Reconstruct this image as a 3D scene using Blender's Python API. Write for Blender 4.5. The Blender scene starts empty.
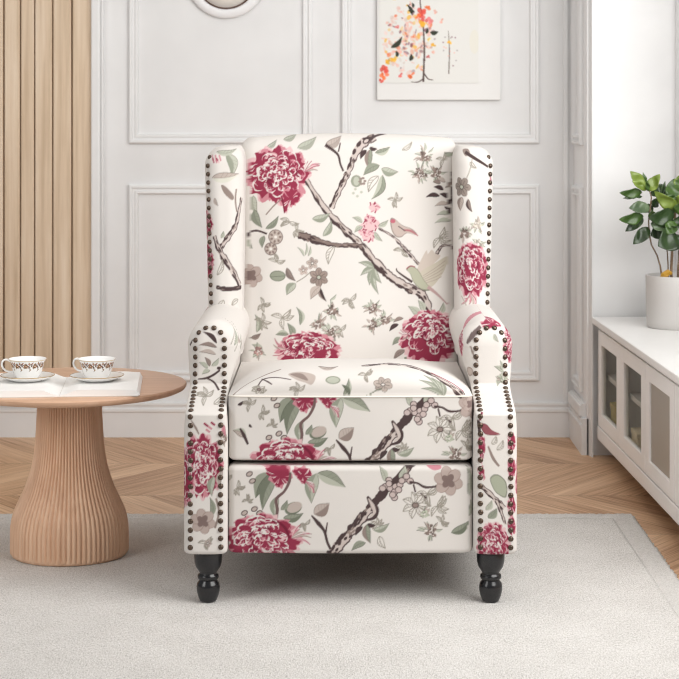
import bpy, bmesh, math, random
import numpy as np
from mathutils import Vector, Matrix
random.seed(7)
PI = math.pi
scene = bpy.context.scene
COL = scene.collection

# ------------------------------------------------------------------ helpers
F_PX = 1900.0                    # focal length in pixels of the 679 px frame
EYE = 1.03                       # camera height, metres


def wx(px, d):
    return (px - 339.5) * d / F_PX


def wz(py, d):
    return EYE - (py - 107.0) * d / F_PX


def lin(c):
    c = np.asarray(c, float) / 255.0
    return np.where(c <= 0.04045, c / 12.92, ((c + 0.055) / 1.055) ** 2.4)


def lin4(c):
    return tuple(lin(c)) + (1.0,)


def mesh_np(name, V, Fq, mat=None, parent=None, loc=(0, 0, 0), smooth=True, tris=None):
    me = bpy.data.meshes.new(name)
    faces = [] if Fq is None else (Fq.tolist() if isinstance(Fq, np.ndarray) else list(Fq))
    if tris is not None:
        faces = faces + [list(t) for t in tris]
    me.from_pydata(np.asarray(V).tolist(), [], faces)
    me.update()
    bm = bmesh.new()
    bm.from_mesh(me)
    bmesh.ops.recalc_face_normals(bm, faces=bm.faces)
    bm.to_mesh(me)
    bm.free()
    if smooth:
        me.polygons.foreach_set('use_smooth', [True] * len(me.polygons))
    o = bpy.data.objects.new(name, me)
    COL.objects.link(o)
    o.location = loc
    if mat:
        me.materials.append(mat)
    if parent:
        o.parent = parent
    return o


def empty(name, loc, label, cat, group=None, rz=0):
    o = bpy.data.objects.new(name, None)
    o.empty_display_size = 0.05
    COL.objects.link(o)
    o.location = loc
    o.rotation_euler = (0, 0, rz)
    o['label'] = label
    o['category'] = cat
    if group:
        o['group'] = group
    return o


def tag(o, label=None, cat=None, group=None, kind=None):
    if label: o['label'] = label
    if cat: o['category'] = cat
    if group: o['group'] = group
    if kind: o['kind'] = kind
    return o


class MB:
    """collects simple shapes into one mesh"""
    def __init__(s):
        s.bm = bmesh.new()

    def box(s, x0, x1, y0, y1, z0, z1, bev=0.0, seg=2):
        r = bmesh.ops.create_cube(s.bm, size=1.0)
        vs = r['verts']
        for v in vs:
            v.co.x = x0 + (v.co.x + .5) * (x1 - x0)
            v.co.y = y0 + (v.co.y + .5) * (y1 - y0)
            v.co.z = z0 + (v.co.z + .5) * (z1 - z0)
        if bev:
            es = list({e for v in vs for e in v.link_edges})
            bmesh.ops.bevel(s.bm, geom=es, offset=bev, segments=seg, affect='EDGES', profile=.5)
        return s

    def tube(s, pts, radii, n=10):
        pts = [Vector(p) for p in pts]
        if not hasattr(radii, '__len__'):
            radii = [radii] * len(pts)
        rings = []
        up = Vector((0.13, 0.2, 1)).normalized()
        for i, p in enumerate(pts):
            t = (pts[min(i + 1, len(pts) - 1)] - pts[max(i - 1, 0)]).normalized()
            a = t.cross(up)
            if a.length < 1e-3:
                a = t.cross(Vector((1, 0, 0)))
            a.normalize()
            b = t.cross(a).normalized()
            rings.append([s.bm.verts.new(p + (a * math.cos(2 * PI * k / n) + b * math.sin(2 * PI * k / n)) * radii[i]) for k in range(n)])
        for i in range(len(rings) - 1):
            for k in range(n):
                s.bm.faces.new((rings[i][k], rings[i][(k + 1) % n], rings[i + 1][(k + 1) % n], rings[i + 1][k]))
        s.bm.faces.new(rings[0][::-1])
        s.bm.faces.new(rings[-1])
        return s

    def lathe(s, prof, c=(0, 0, 0), n=48, cap=True):
        rings = []
        for r, z in prof:
            rings.append([s.bm.verts.new((c[0] + r * math.cos(2 * PI * k / n), c[1] + r * math.sin(2 * PI * k / n), c[2] + z)) for k in range(n)])
        for i in range(len(rings) - 1):
            for k in range(n):
                s.bm.faces.new((rings[i][k], rings[i][(k + 1) % n], rings[i + 1][(k + 1) % n], rings[i + 1][k]))
        if cap:
            s.bm.faces.new(rings[0][::-1])
            s.bm.faces.new(rings[-1])
        return s

    def build(s, name, mat=None, parent=None, loc=(0, 0, 0), smooth=False, auto=None):
        bmesh.ops.recalc_face_normals(s.bm, faces=s.bm.faces)
        me = bpy.data.meshes.new(name)
        s.bm.to_mesh(me)
        s.bm.free()
        if smooth or auto:
            me.polygons.foreach_set('use_smooth', [True] * len(me.polygons))
        if auto:
            me.set_sharp_from_angle(angle=math.radians(auto))
        o = bpy.data.objects.new(name, me)
        COL.objects.link(o)
        o.location = loc
        if mat:
            me.materials.append(mat)
        if parent:
            o.parent = parent
        return o


# ------------------------------------------------------------------ materials
def new_mat(name, color=(200, 200, 200), rough=.6, spec=.4, metal=0, **kw):
    m = bpy.data.materials.new(name)
    m.use_nodes = True
    nt = m.node_tree
    b = nt.nodes['Principled BSDF']
    b.inputs['Base Color'].default_value = lin4(color)
    b.inputs['Roughness'].default_value = rough
    b.inputs['Specular IOR Level'].default_value = spec
    b.inputs['Metallic'].default_value = metal
    for k, v in kw.items():
        b.inputs[k].default_value = v
    return m, nt, b


def nd(nt, t, **kw):
    n = nt.nodes.new(t)
    for k, v in kw.items():
        setattr(n, k, v)
    return n


def mth(nt, op, a, b=None, c=None):
    n = nt.nodes.new('ShaderNodeMath')
    n.operation = op
    for i, v in enumerate((a, b, c)):
        if v is None: continue
        if hasattr(v, 'is_output') or hasattr(v, 'links'):
            nt.links.new(v, n.inputs[i])
        else:
            n.inputs[i].default_value = v
    return n.outputs[0]


def ramp(nt, fac, stops):
    r = nt.nodes.new('ShaderNodeValToRGB')
    e = r.color_ramp.elements
    while len(e) < len(stops):
        e.new(.5)
    for i, (p, c) in enumerate(stops):
        e[i].position = p
        e[i].color = lin4(c)
    nt.links.new(fac, r.inputs[0])
    return r.outputs[0]


def noise(nt, scale, detail=3, vec=None, rough=.5):
    n = nt.nodes.new('ShaderNodeTexNoise')
    n.inputs['Scale'].default_value = scale
    n.inputs['Detail'].default_value = detail
    n.inputs['Roughness'].default_value = rough
    if vec is not None:
        nt.links.new(vec, n.inputs['Vector'])
    return n.outputs[0]


def objcoord(nt, scale=(1, 1, 1), rot=(0, 0, 0)):
    tc = nt.nodes.new('ShaderNodeTexCoord')
    mp = nt.nodes.new('ShaderNodeMapping')
    mp.inputs['Scale'].default_value = scale
    mp.inputs['Rotation'].default_value = rot
    nt.links.new(tc.outputs['Object'], mp.inputs['Vector'])
    return mp.outputs[0]


def bump(nt, b, h, strength=.3, dist=.002):
    n = nt.nodes.new('ShaderNodeBump')
    n.inputs['Strength'].default_value = strength
    n.inputs['Distance'].default_value = dist
    nt.links.new(h, n.inputs['Height'])
    nt.links.new(n.outputs[0], b.inputs['Normal'])


def wood_mat(name, c0, c1, c2, scale=(60, 60, 4), rough=.5, fine=220):
    m, nt, b = new_mat(name, c1, rough)
    v = objcoord(nt, scale)
    n1 = noise(nt, 1.0, 5, v, .6)
    col = ramp(nt, n1, [(.3, c0), (.5, c1), (.7, c2)])
    nt.links.new(col, b.inputs['Base Color'])
    bump(nt, b, n1, .15, .001)
    return m


def paint_mat(name, c, rough=.55, var=3):
    m, nt, b = new_mat(name, c, rough)
    n1 = noise(nt, 6, 3, objcoord(nt))
    col = ramp(nt, n1, [(.3, [x - var for x in c]), (.7, [min(255, x + var) for x in c])])
    nt.links.new(col, b.inputs['Base Color'])
    return m


M_WALL = paint_mat('wall_paint', (225, 225, 225), .6)
M_TRIM = paint_mat('trim_paint', (230, 230, 230), .45)
M_JAMB = paint_mat('white_plaster', (240, 240, 240), .7)
M_CAB = paint_mat('cabinet_paint', (250, 249, 248), .45)
M_CABTOP = paint_mat('cabinet_top_paint', (240, 239, 237), .4)
M_SLAT = wood_mat('oak_slat', (196, 172, 144), (217, 195, 169), (231, 213, 191), (38, 38, 1.6), .55)
M_TABLE = wood_mat('oak_table', (202, 161, 132), (211, 171, 142), (219, 181, 153), (6, 60, 60), .42)
M_PED = wood_mat('oak_pedestal', (216, 175, 144), (229, 190, 159), (238, 203, 173), (55, 55, 3), .5)
M_CERAMIC, nt, b = new_mat('porcelain', (245, 244, 242), .12, .5)
M_BLACK, nt, b = new_mat('black_lacquer', (22, 22, 25), .22, .6)
M_NAIL, nt, b = new_mat('bronze_nail', (96, 82, 72), .28, .5, .9)
M_PAGE = paint_mat('paper', (246, 245, 243), .8, 1)
M_COVER, nt, b = new_mat('book_cover', (222, 216, 208), .6)
M_POT = paint_mat('pot_ceramic', (203, 200, 197), .5)
M_SOIL, nt, b = new_mat('soil', (70, 52, 38), .95)
nt.links.new(ramp(nt, noise(nt, 160, 4, objcoord(nt)), [(.3, (46, 34, 25)), (.7, (104, 80, 58))]), b.inputs['Base Color'])
M_BARK, nt, b = new_mat('plant_bark', (122, 100, 80), .8)
nt.links.new(ramp(nt, noise(nt, 90, 4, objcoord(nt, (1, 1, .3))), [(.3, (96, 78, 60)), (.7, (150, 126, 102))]), b.inputs['Base Color'])
M_AMBER, nt, b = new_mat('amber_wood', (184, 140, 50), .5)
M_DARK, nt, b = new_mat('dark_lining', (92, 76, 64), .9)
M_INNER = paint_mat('cabinet_inside', (176, 166, 158), .6)


def leaf_mat(name, c0, c1):
    m, nt, b = new_mat(name, c0, .32, .5)
    n1 = noise(nt, 30, 2, objcoord(nt))
    nt.links.new(ramp(nt, n1, [(.35, c0), (.65, c1)]), b.inputs['Base Color'])
    return m


M_LEAF = {'d': leaf_mat('leaf_dark', (36, 52, 28), (50, 72, 36)),
          'm': leaf_mat('leaf_mid', (58, 84, 36), (78, 106, 48)),
          'l': leaf_mat('leaf_light', (104, 124, 46), (130, 150, 66)),
          'g': leaf_mat('leaf_grey', (78, 96, 70), (104, 122, 90))}


def attr_mat(name, rough=.85, weave=0, sheen=0, spec=.25):
    m, nt, b = new_mat(name, (240, 236, 230), rough, spec)
    a = nd(nt, 'ShaderNodeAttribute', attribute_name='print')
    nt.links.new(a.outputs['Color'], b.inputs['Base Color'])
    if weave:
        v = objcoord(nt, (1, 1, 1))
        bump(nt, b, noise(nt, weave, 2, v), .25, .0012)
    if sheen:
        b.inputs['Sheen Weight'].default_value = sheen
        b.inputs['Sheen Roughness'].default_value = .5
    return m


M_FABRIC = attr_mat('printed_linen', .9, 900, .08, .15)
M_PAINTED = attr_mat('painted_porcelain', .14, 0, 0, .5)
M_ARTPRINT = attr_mat('art_print_paper', .7)
M_PIPING, nt, b = new_mat('cream_piping', (236, 230, 220), .9)

# rug
M_RUG, nt, b = new_mat('rug_wool', (226, 221, 214), .95, .1)
vr = objcoord(nt, (1, 1, 1))
vr2 = objcoord(nt, (1, .45, 1))
n1 = noise(nt, 330, 3, vr2, .7)
n2 = noise(nt, 9, 3, vr)
mixv = mth(nt, 'ADD', mth(nt, 'MULTIPLY', n1, .88), mth(nt, 'MULTIPLY', n2, .12))
nt.links.new(ramp(nt, mixv, [(.3, (176, 172, 167)), (.5, (217, 214, 210)), (.7, (240, 238, 236))]), b.inputs['Base Color'])
bump(nt, b, n1, .8, .004)
M_RUGB, nt, b = new_mat('rug_border_wool', (216, 209, 198), .95, .1)
n1 = noise(nt, 300, 3, objcoord(nt), .7)
nt.links.new(ramp(nt, n1, [(.3, (206, 203, 198)), (.5, (232, 229, 225)), (.7, (246, 244, 241))]), b.inputs['Base Color'])
bump(nt, b, n1, .9, .006)

# chevron floor: rows run along X, planks slanted inside each row
M_FLOOR, nt, b = new_mat('chevron_oak', (170, 130, 100), .45, .4)
tc = nd(nt, 'ShaderNodeTexCoord')
sp = nd(nt, 'ShaderNodeSeparateXYZ')
nt.links.new(tc.outputs['Object'], sp.inputs[0])
ROW = .455
X, Y = sp.outputs[0], sp.outputs[1]
yy = mth(nt, 'DIVIDE', mth(nt, 'SUBTRACT', Y, 5.945 - 20 * ROW), ROW)
row = mth(nt, 'FLOOR', yy)
t = mth(nt, 'SUBTRACT', yy, row)
par = mth(nt, 'MODULO', row, 2.0)
sgn = mth(nt, 'SUBTRACT', mth(nt, 'MULTIPLY', par, 2.0), 1.0)
off = mth(nt, 'MULTIPLY', mth(nt, 'MULTIPLY', sgn, mth(nt, 'SUBTRACT', t, .5)), ROW * .72)
s = mth(nt, 'DIVIDE', mth(nt, 'ADD', X, off), .088)
pid = mth(nt, 'FLOOR', s)
pf = mth(nt, 'SUBTRACT', s, pid)
cb = nd(nt, 'ShaderNodeCombineXYZ')
nt.links.new(pid, cb.inputs[0]); nt.links.new(row, cb.inputs[1])
wn = nd(nt, 'ShaderNodeTexWhiteNoise')
nt.links.new(cb.outputs[0], wn.inputs['Vector'])
cg = nd(nt, 'ShaderNodeCombineXYZ')
nt.links.new(mth(nt, 'MULTIPLY', s, 8.0), cg.inputs[0])
nt.links.new(mth(nt, 'MULTIPLY', yy, 1.6), cg.inputs[1])
nt.links.new(mth(nt, 'MULTIPLY', wn.outputs['Value'], 9.0), cg.inputs[2])
gr = noise(nt, 1.4, 5, cg.outputs[0], .6)
tone = mth(nt, 'ADD', mth(nt, 'MULTIPLY', wn.outputs['Value'], .34), mth(nt, 'MULTIPLY', mth(nt, 'SUBTRACT', mth(nt, 'MULTIPLY', gr, 1.7), .35), .66))
colr = ramp(nt, tone, [(.25, (160, 120, 88)), (.5, (204, 165, 130)), (.8, (230, 196, 162))])
edge = mth(nt, 'MINIMUM', mth(nt, 'MINIMUM', pf, mth(nt, 'SUBTRACT', 1.0, pf)),
           mth(nt, 'MULTIPLY', mth(nt, 'MINIMUM', t, mth(nt, 'SUBTRACT', 1.0, t)), 3.0))
seam = mth(nt, 'LESS_THAN', edge, .02)
mx = nd(nt, 'ShaderNodeMixRGB')
nt.links.new(mth(nt, 'MULTIPLY', seam, .3), mx.inputs[0])
nt.links.new(colr, mx.inputs[1])
mx.inputs[2].default_value = lin4((84, 60, 44))
nt.links.new(mx.outputs[0], b.inputs['Base Color'])

# cabinet glass: clear and reeded panes, see-through with a sheen
def glass_mat(name, alpha, tint, rough):
    m, nt, b = new_mat(name, tint, rough, .5)
    out = nt.nodes['Material Output']
    tr = nd(nt, 'ShaderNodeBsdfTransparent')
    tr.inputs[0].default_value = (.9, .9, .88, 1)
    ms = nd(nt, 'ShaderNodeMixShader')
    ms.inputs[0].default_value = alpha
    nt.links.new(tr.outputs[0], ms.inputs[1])
    nt.links.new(b.outputs[0], ms.inputs[2])
    nt.links.new(ms.outputs[0], out.inputs[0])
    return m, nt, b


M_GLASS, nt, b = glass_mat('cabinet_glass', .08, (170, 165, 158), .08)
M_REED, nt, b = glass_mat('reeded_glass', .82, (186, 176, 163), .35)
wv = nd(nt, 'ShaderNodeTexWave', wave_type='BANDS', bands_direction='Y')
wv.inputs['Scale'].default_value = 40
nt.links.new(objcoord(nt), wv.inputs['Vector'])
bump(nt, b, wv.outputs[1], .4, .002)
WORLD, P_WIN, P_TOP, P_SIDE, EXPO = .33, 86, 25, 12, -0.37
TOPX, TOPY = -.6, 4.3
CEIL = 1
# ------------------------------------------------------------------ fabric print painter
CREAM = (215, 210, 205)
CRIM = (140, 50, 72); CRIMD = (112, 36, 56); PINK = (192, 130, 140); PINKL = (212, 178, 180)
DK = (74, 60, 60); BARK = (194, 182, 176); TAUPE = (140, 125, 118); TAUL = (182, 169, 161)
SAGE = (142, 146, 131); SAGEL = (176, 178, 164); SAGED = (112, 117, 102); LINE = (146, 140, 130)
S = 4


class Canvas:
    def __init__(s, x0, x1, y0, y1, bg=CREAM):
        s.x0, s.y0 = x0, y0
        s.W, s.H = int((x1 - x0) * S), int((y1 - y0) * S)
        s.a = np.empty((s.H, s.W, 3), np.float32)
        s.a[:] = np.asarray(bg, np.float32)
        s.dx = s.dy = 0.0
        s.warp = None
        s.rng = np.random.RandomState(3)

    def tx(s, P):
        P = np.asarray(P, float).reshape(-1, 2) + (s.dx, s.dy)
        if s.warp is not None:
            P = s.warp(P)
        return (P - (s.x0, s.y0)) * S

    def _fill(s, Q, col, al=1.0):
        x0 = max(int(Q[:, 0].min()) - 1, 0); x1 = min(int(Q[:, 0].max()) + 2, s.W)
        y0 = max(int(Q[:, 1].min()) - 1, 0); y1 = min(int(Q[:, 1].max()) + 2, s.H)
        if x1 <= x0 or y1 <= y0: return
        gx = np.arange(x0, x1) + .5
        gy = np.arange(y0, y1) + .5
        ins = np.zeros((len(gy), len(gx)), bool)
        n = len(Q)
        for i in range(n):
            ax, ay = Q[i]; bx, by = Q[(i + 1) % n]
            if ay == by: continue
            rows = (gy >= min(ay, by)) & (gy < max(ay, by))
            if not rows.any(): continue
            xi = ax + (gy[rows] - ay) * (bx - ax) / (by - ay)
            ins[rows] ^= gx[None, :] >= xi[:, None]
        reg = s.a[y0:y1, x0:x1]
        reg[ins] = reg[ins] * (1 - al) + np.asarray(col, np.float32) * al

    def poly(s, P, col, al=1.0):
        s._fill(s.tx(P), col, al)

    def smooth(s, P, n=8, closed=True):
        P = np.asarray(P, float)
        N = len(P); out = []
        rng = range(N if closed else N - 1)
        for i in rng:
            if closed:
                p0, p1, p2, p3 = P[i - 1], P[i], P[(i + 1) % N], P[(i + 2) % N]
            else:
                p0, p1, p2, p3 = P[max(i - 1, 0)], P[i], P[i + 1], P[min(i + 2, N - 1)]
            for k in range(n):
                t = k / n
                out.append(.5 * ((2 * p1) + (p2 - p0) * t + (2 * p0 - 5 * p1 + 4 * p2 - p3) * t * t + (3 * p1 - p0 - 3 * p2 + p3) * t ** 3))
        if not closed: out.append(P[-1])
        return np.array(out)

    def blob(s, P, col, al=1.0):
        s.poly(s.smooth(P, 6), col, al)

    def stroke(s, P, w, col, al=1.0, sm=True):
        P = np.asarray(P, float)
        w = np.asarray(w if hasattr(w, '__len__') else [w] * len(P), float)
        if sm and len(P) > 2:
            Q = s.smooth(P, 8, False)
            w = np.interp(np.linspace(0, 1, len(Q)), np.linspace(0, 1, len(w)), w)
            P = Q
        T = np.gradient(P, axis=0)
        T /= np.maximum(np.linalg.norm(T, axis=1, keepdims=True), 1e-6)
        Nn = np.stack([-T[:, 1], T[:, 0]], 1)
        s.poly(np.vstack([P + Nn * w[:, None] / 2, (P - Nn * w[:, None] / 2)[::-1]]), col, al)

    def ell(s, cx, cy, rx, ry, col, al=1.0, rot=0):
        t = np.linspace(0, 2 * PI, 22)[:-1]
        x, y = rx * np.cos(t), ry * np.sin(t)
        c, q = math.cos(rot), math.sin(rot)
        s.poly(np.stack([cx + x * c - y * q, cy + x * q + y * c], 1), col, al)

    # ---- motifs
    def leaf(s, b, t, w, col=SAGE, dark=None, bend=.12, outline=False, vein=True):
        b, t = np.array(b, float), np.array(t, float)
        d = t - b; L = np.linalg.norm(d); d /= L; n = np.array([-d[1], d[0]])
        u = np.linspace(0, 1, 14)
        prof = np.sin(PI * u ** .8) * (1 - .15 * u)
        mid = b + d * (u * L)[:, None] + n * (bend * L * np.sin(PI * u))[:, None]
        A = mid + n * (prof * w / 2)[:, None]
        B = mid - n * (prof * w / 2)[:, None]
        if outline:
            s.stroke(A, .7, LINE, sm=False); s.stroke(B, .7, LINE, sm=False); s.stroke(mid, .6, LINE, sm=False)
            for k in (4, 6, 8, 10):
                s.stroke([mid[k], A[min(k + 2, 13)]], .5, LINE, sm=False)
            return
        s.poly(np.vstack([A, B[::-1]]), col)
        if dark is not None:
            s.poly(np.vstack([A, mid[::-1]]), dark)
        if vein:
            v = np.asarray(col) * .82
            s.stroke(mid[1:12], .6, v, .8, sm=False)
            for k in (4, 6, 8, 10):
                s.stroke([mid[k], mid[k] + (B[min(k + 2, 13)] - mid[k]) * .85], .45, v, .7, sm=False)
        s.stroke(B, .55, np.asarray(col) * .62, .8, sm=False)

    def branch(s, P, w, light=BARK, dens=1.0, side=1):
        P = np.asarray(P, float)
        w = np.asarray(w if hasattr(w, '__len__') else [w] * len(P), float)
        Q = s.smooth(P, 10, False)
        ww = np.interp(np.linspace(0, 1, len(Q)), np.linspace(0, 1, len(w)), w)
        ww = ww * (1 + .14 * np.sin(np.arange(len(Q)) * .9) + .08 * s.rng.randn(len(Q)))
        T = np.gradient(Q, axis=0)
        T /= np.maximum(np.linalg.norm(T, axis=1, keepdims=True), 1e-6)
        N = np.stack([-T[:, 1], T[:, 0]], 1) * side
        s.stroke(Q, ww, light, sm=False)
        E = Q + N * (ww * .34)[:, None]
        i = 0
        while i < len(Q) - 3:
            n_ = s.rng.randint(5, 12)
            seg = E[i:i + n_]
            if len(seg) > 2:
                wseg = ww[i:i + n_] * s.rng.uniform(.3, .55); wseg = wseg * np.sin(np.linspace(.25, PI - .25, len(seg))) ** .5
                s.stroke(seg, wseg, DK, sm=False)
            i += n_ - (1 if s.rng.rand() < .6 else -1)
        s.stroke(Q - N * (ww * .48)[:, None], np.maximum(ww * .14, .6), DK, .9, sm=False)
        n = int(len(Q) * .35 * dens)
        for _ in range(n):
            i = s.rng.randint(1, len(Q) - 4); k = s.rng.uniform(-.3, .4)
            seg = Q[i:i + 4] + N[i:i + 4] * (ww[i:i + 4] * k)[:, None]
            s.stroke(seg, [.3, ww[i] * .28, ww[i] * .24, .2], DK if s.rng.rand() < .75 else TAUPE, sm=False)

    def twig(s, P, w=1.6, col=DK):
        s.stroke(P, w, col)

    def peony(s, cx, cy, rx, ry, seed=1, ox=-.05, oy=-.25, fringe=True):
        R = np.random.RandomState(seed)
        f = np.array([rx, ry]); c0 = np.array([cx, cy])

        def pt(r, a):
            c = c0 + np.array([ox * rx, oy * ry]) * (1 - r)
            return c + np.array([r * math.cos(a), r * math.sin(a)]) * f

        def lobed(scale, n, amp, col):
            t = np.linspace(0, 2 * PI, 90)[:-1]
            ph = R.uniform(0, 6)
            rad = scale * (1 + amp * (np.abs(np.sin(n * t / 2 + ph)) - .6) + .06 * np.sin(17 * t + ph * 2) + .05 * R.randn(89))
            s.poly(np.array([pt(min(r, 1.12), a) for r, a in zip(rad, t)]), col)
        lobed(1.0, 9, .22, PINKL)
        lobed(.96, 9, .24, PINK)
        lobed(.92, 8, .18, CRIM)
        unit = (rx + ry) / 56.0
        for _ in range(16):                                     # deeper folds
            a = R.uniform(0, 6.28); r = R.uniform(.15, .85)
            s.stroke([pt(r, a), pt(r * 1.03, a + .16 / max(r, .3)), pt(r * .98, a + .3 / max(r, .3))], [.4, R.uniform(1.5, 3.5) * unit, .4], CRIMD)
        for _ in range(6):                                     # broad pale petal backs
            a = R.uniform(0, 6.28); r = R.uniform(.12, .8); w = R.uniform(.10, .26) / max(r, .3)
            ts = np.linspace(-1, 1, 7)
            top = [pt(r * (1 - .12 * t * t) * (1 + .05 * R.randn()), a + t * w) for t in ts]
            bot = [pt(max(r * (1 - .12 * t * t) - R.uniform(.03, .12), .02), a + t * w * .8) for t in ts[::-1]]
            s.poly(np.array(top + bot), CREAM if R.rand() < .7 else PINKL)
        # scalloped pale petal rims with feathered streaks running inwards
        for r, n in ((.88, 7), (.74, 8), (.60, 8), (.46, 7), (.32, 5), (.20, 4), (.09, 2)):
            a0 = R.uniform(0, 6)
            for q in range(n):
                if R.rand() < .12: continue
                w = 2 * PI / n * R.uniform(.42, .62)
                a = a0 + 2 * PI * q / n + R.uniform(-.2, .2)
                rr = r * R.uniform(.90, 1.08)
                ts = np.linspace(-1, 1, 9)
                rim = [(rr * (1 - .17 * t * t) + R.uniform(-.015, .015), a + t * w * .75) for t in ts]
                s.stroke([pt(x, y) for x, y in rim], np.array([.3, .8, 1.5, 1.9, 1.1, 2.0, 1.4, .8, .3]) * unit * R.uniform(.45, 1.05), CREAM if R.rand() < .8 else PINKL)
                for _ in range(R.randint(2, 5)):
                    t = R.uniform(-.8, .8); aa = a + t * w * .75; r1 = rr * (1 - .17 * t * t); ln = R.uniform(.06, .19)
                    s.stroke([pt(r1, aa), pt(r1 - ln * .5, aa + R.uniform(-.08, .08)), pt(max(r1 - ln, .02), aa + R.uniform(-.2, .2))], [1.5 * unit * R.uniform(.6, 1.3), .9 * unit, .2], CREAM if R.rand() < .65 else PINK)
        for _ in range(14):                                     # loose flecks and pink half tones near the edge
            a = R.uniform(0, 6.28); r = R.uniform(.3, .98)
            s.stroke([pt(r, a), pt(r - .10, a + .1)], [R.uniform(.8, 1.8) * unit, .3], PINK if r > .6 else CREAM, sm=False)

    def bloom(s, P, seed=1):
        """a half-hidden crimson petal: ragged, streaked"""
        R = np.random.RandomState(seed)
        P = np.asarray(P, float)
        Q = s.smooth(P, 6); c = Q.mean(0)
        s.poly(c + (Q - c) * (1.0 + .10 * R.randn(len(Q), 1)), PINK)
        s.poly(c + (Q - c) * (.86 + .08 * R.randn(len(Q), 1)), CRIM)
        for _ in range(9):
            i = R.randint(len(Q)); e = c + (Q[i] - c) * R.uniform(.6, 1.05); b = c + (Q[i] - c) * R.uniform(.05, .45)
            s.stroke([e, (e + b) / 2 + R.uniform(-1, 1, 2), b], [R.uniform(.5, 1.5), .8, .2], (PINKL, PINK, CREAM)[R.randint(3)])

    def pale_petals(s, cx, cy, r, a0, a1, seed=1):
        R = np.random.RandomState(seed)
        for i in range(9):
            a = R.uniform(a0, a1); q = R.uniform(.5, 1) * r
            p0 = (cx, cy); p1 = (cx + q * .6 * math.cos(a - .2), cy + q * .6 * math.sin(a - .2)); p2 = (cx + q * math.cos(a), cy + q * math.sin(a))
            s.stroke([p0, p1, p2], [.4, R.uniform(1.5, 3), .4], (PINKL, PINK, CREAM, TAUL)[i % 4])
            s.stroke([p0, (p1[0] + .8, p1[1] + .6), p2], .6, TAUPE if i % 2 else CRIM, .7)

    def flower(s, cx, cy, r, col=TAUPE, n=5, center=TAUL, seed=1, sq=1.0):
        R = np.random.RandomState(seed)
        a0 = R.uniform(0, 6)
        for i in range(n):
            a = a0 + 2 * PI * i / n
            px, py = cx + .58 * r * math.cos(a), cy + .58 * r * math.sin(a) * sq
            c = np.asarray(col) * R.uniform(.9, 1.1)
            s.ell(px, py, r * .46, r * .36, np.asarray(col) * .72, rot=a)
            s.ell(px, py, r * .42, r * .31, np.clip(c, 0, 255), rot=a)
            s.stroke([(cx, cy), (cx + .75 * r * math.cos(a), cy + .75 * r * math.sin(a) * sq)], .6, np.asarray(col) * .7)
        s.ell(cx, cy, r * .25, r * .25 * sq, np.asarray(col) * .55)
        s.ell(cx, cy, r * .18, r * .18 * sq, center)

    def big_flower(s, cx, cy, r, seed=1):
        R = np.random.RandomState(seed)
        for i in range(6):
            a = i * 1.05 + .3
            s.ell(cx + .5 * r * math.cos(a), cy + .5 * r * math.sin(a), r * .5, r * .4, (150, 132, 126), rot=a)
            s.ell(cx + .52 * r * math.cos(a), cy + .52 * r * math.sin(a), r * .46, r * .35, (176, 160, 153), rot=a)
        for i in range(4):
            a = i * 1.5 + .8
            s.ell(cx + .22 * r * math.cos(a), cy + .22 * r * math.sin(a), r * .3, r * .22, (122, 104, 100), rot=a)

    def floret(s, cx, cy, r=6, seed=1, col=(112, 98, 92)):
        R = np.random.RandomState(seed)
        for i in range(17):
            a = R.uniform(0, 6.28); q = R.uniform(.9, 2.0) * r
            e = (cx + q * math.cos(a), cy + q * math.sin(a))
            s.leaf((cx + .4 * q * math.cos(a), cy + .4 * q * math.sin(a)), e, R.uniform(1.6, 3), SAGEL if i % 3 else TAUL, vein=False)
        for cl in range(3):
            ca = cl * 2.1 + R.uniform(0, 1); cx1, cy1 = cx + .45 * r * math.cos(ca), cy + .45 * r * math.sin(ca)
            for i in range(9):
                a = R.uniform(0, 6.28); q = R.uniform(0, .5) * r
                s.ell(cx1 + q * math.cos(a), cy1 + q * math.sin(a), R.uniform(1, 1.9), R.uniform(.8, 1.5), np.clip(np.asarray(col) * R.uniform(.85, 1.35), 0, 235), rot=a)
        for i in range(6):
            a = R.uniform(0, 6.28); q = R.uniform(0, .7) * r
            s.ell(cx + q * math.cos(a), cy + q * math.sin(a), .7, .6, CREAM)

    def berries(s, pts, r=3.6):
        for (x, y) in pts:
            s.ell(x, y, r, r * .95, DK)
            s.ell(x, y, r - .7, r * .95 - .7, (190, 174, 170))

    def sketch_flower(s, cx, cy, r, seed=1, sq=1.0):
        R = np.random.RandomState(seed)
        n = 7
        for i in range(n):
            a = 2 * PI * i / n + R.uniform(-.15, .15)
            s.leaf((cx + .2 * r * math.cos(a), cy + .2 * r * math.sin(a) * sq), (cx + r * math.cos(a), cy + r * math.sin(a) * sq), r * .5, outline=True)
        s.ell(cx, cy, r * .24, r * .2, DK); s.ell(cx, cy, r * .19, r * .15, TAUPE)

    def sketch(s, cx, cy, r, seed=1):
        R = np.random.RandomState(seed)
        for i in range(5):
            a = R.uniform(0, 6.28)
            s.leaf((cx, cy), (cx + r * math.cos(a), cy + r * math.sin(a)), r * .4, outline=True)

    def bird(s, P, col, head=None):
        s.blob(P, np.asarray(col) * .75)
        c = np.mean(P, 0)
        s.blob(c + (np.asarray(P) - c) * .9, col)

    def done(s):
        a = s.a
        p = np.pad(a, ((1, 1), (1, 1), (0, 0)), 'edge')
        acc = 0
        for dy in (0, 1, 2):
            for dx in (0, 1, 2):
                acc = acc + p[dy:dy + s.H, dx:dx + s.W]
        s.b = acc / 9

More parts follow.
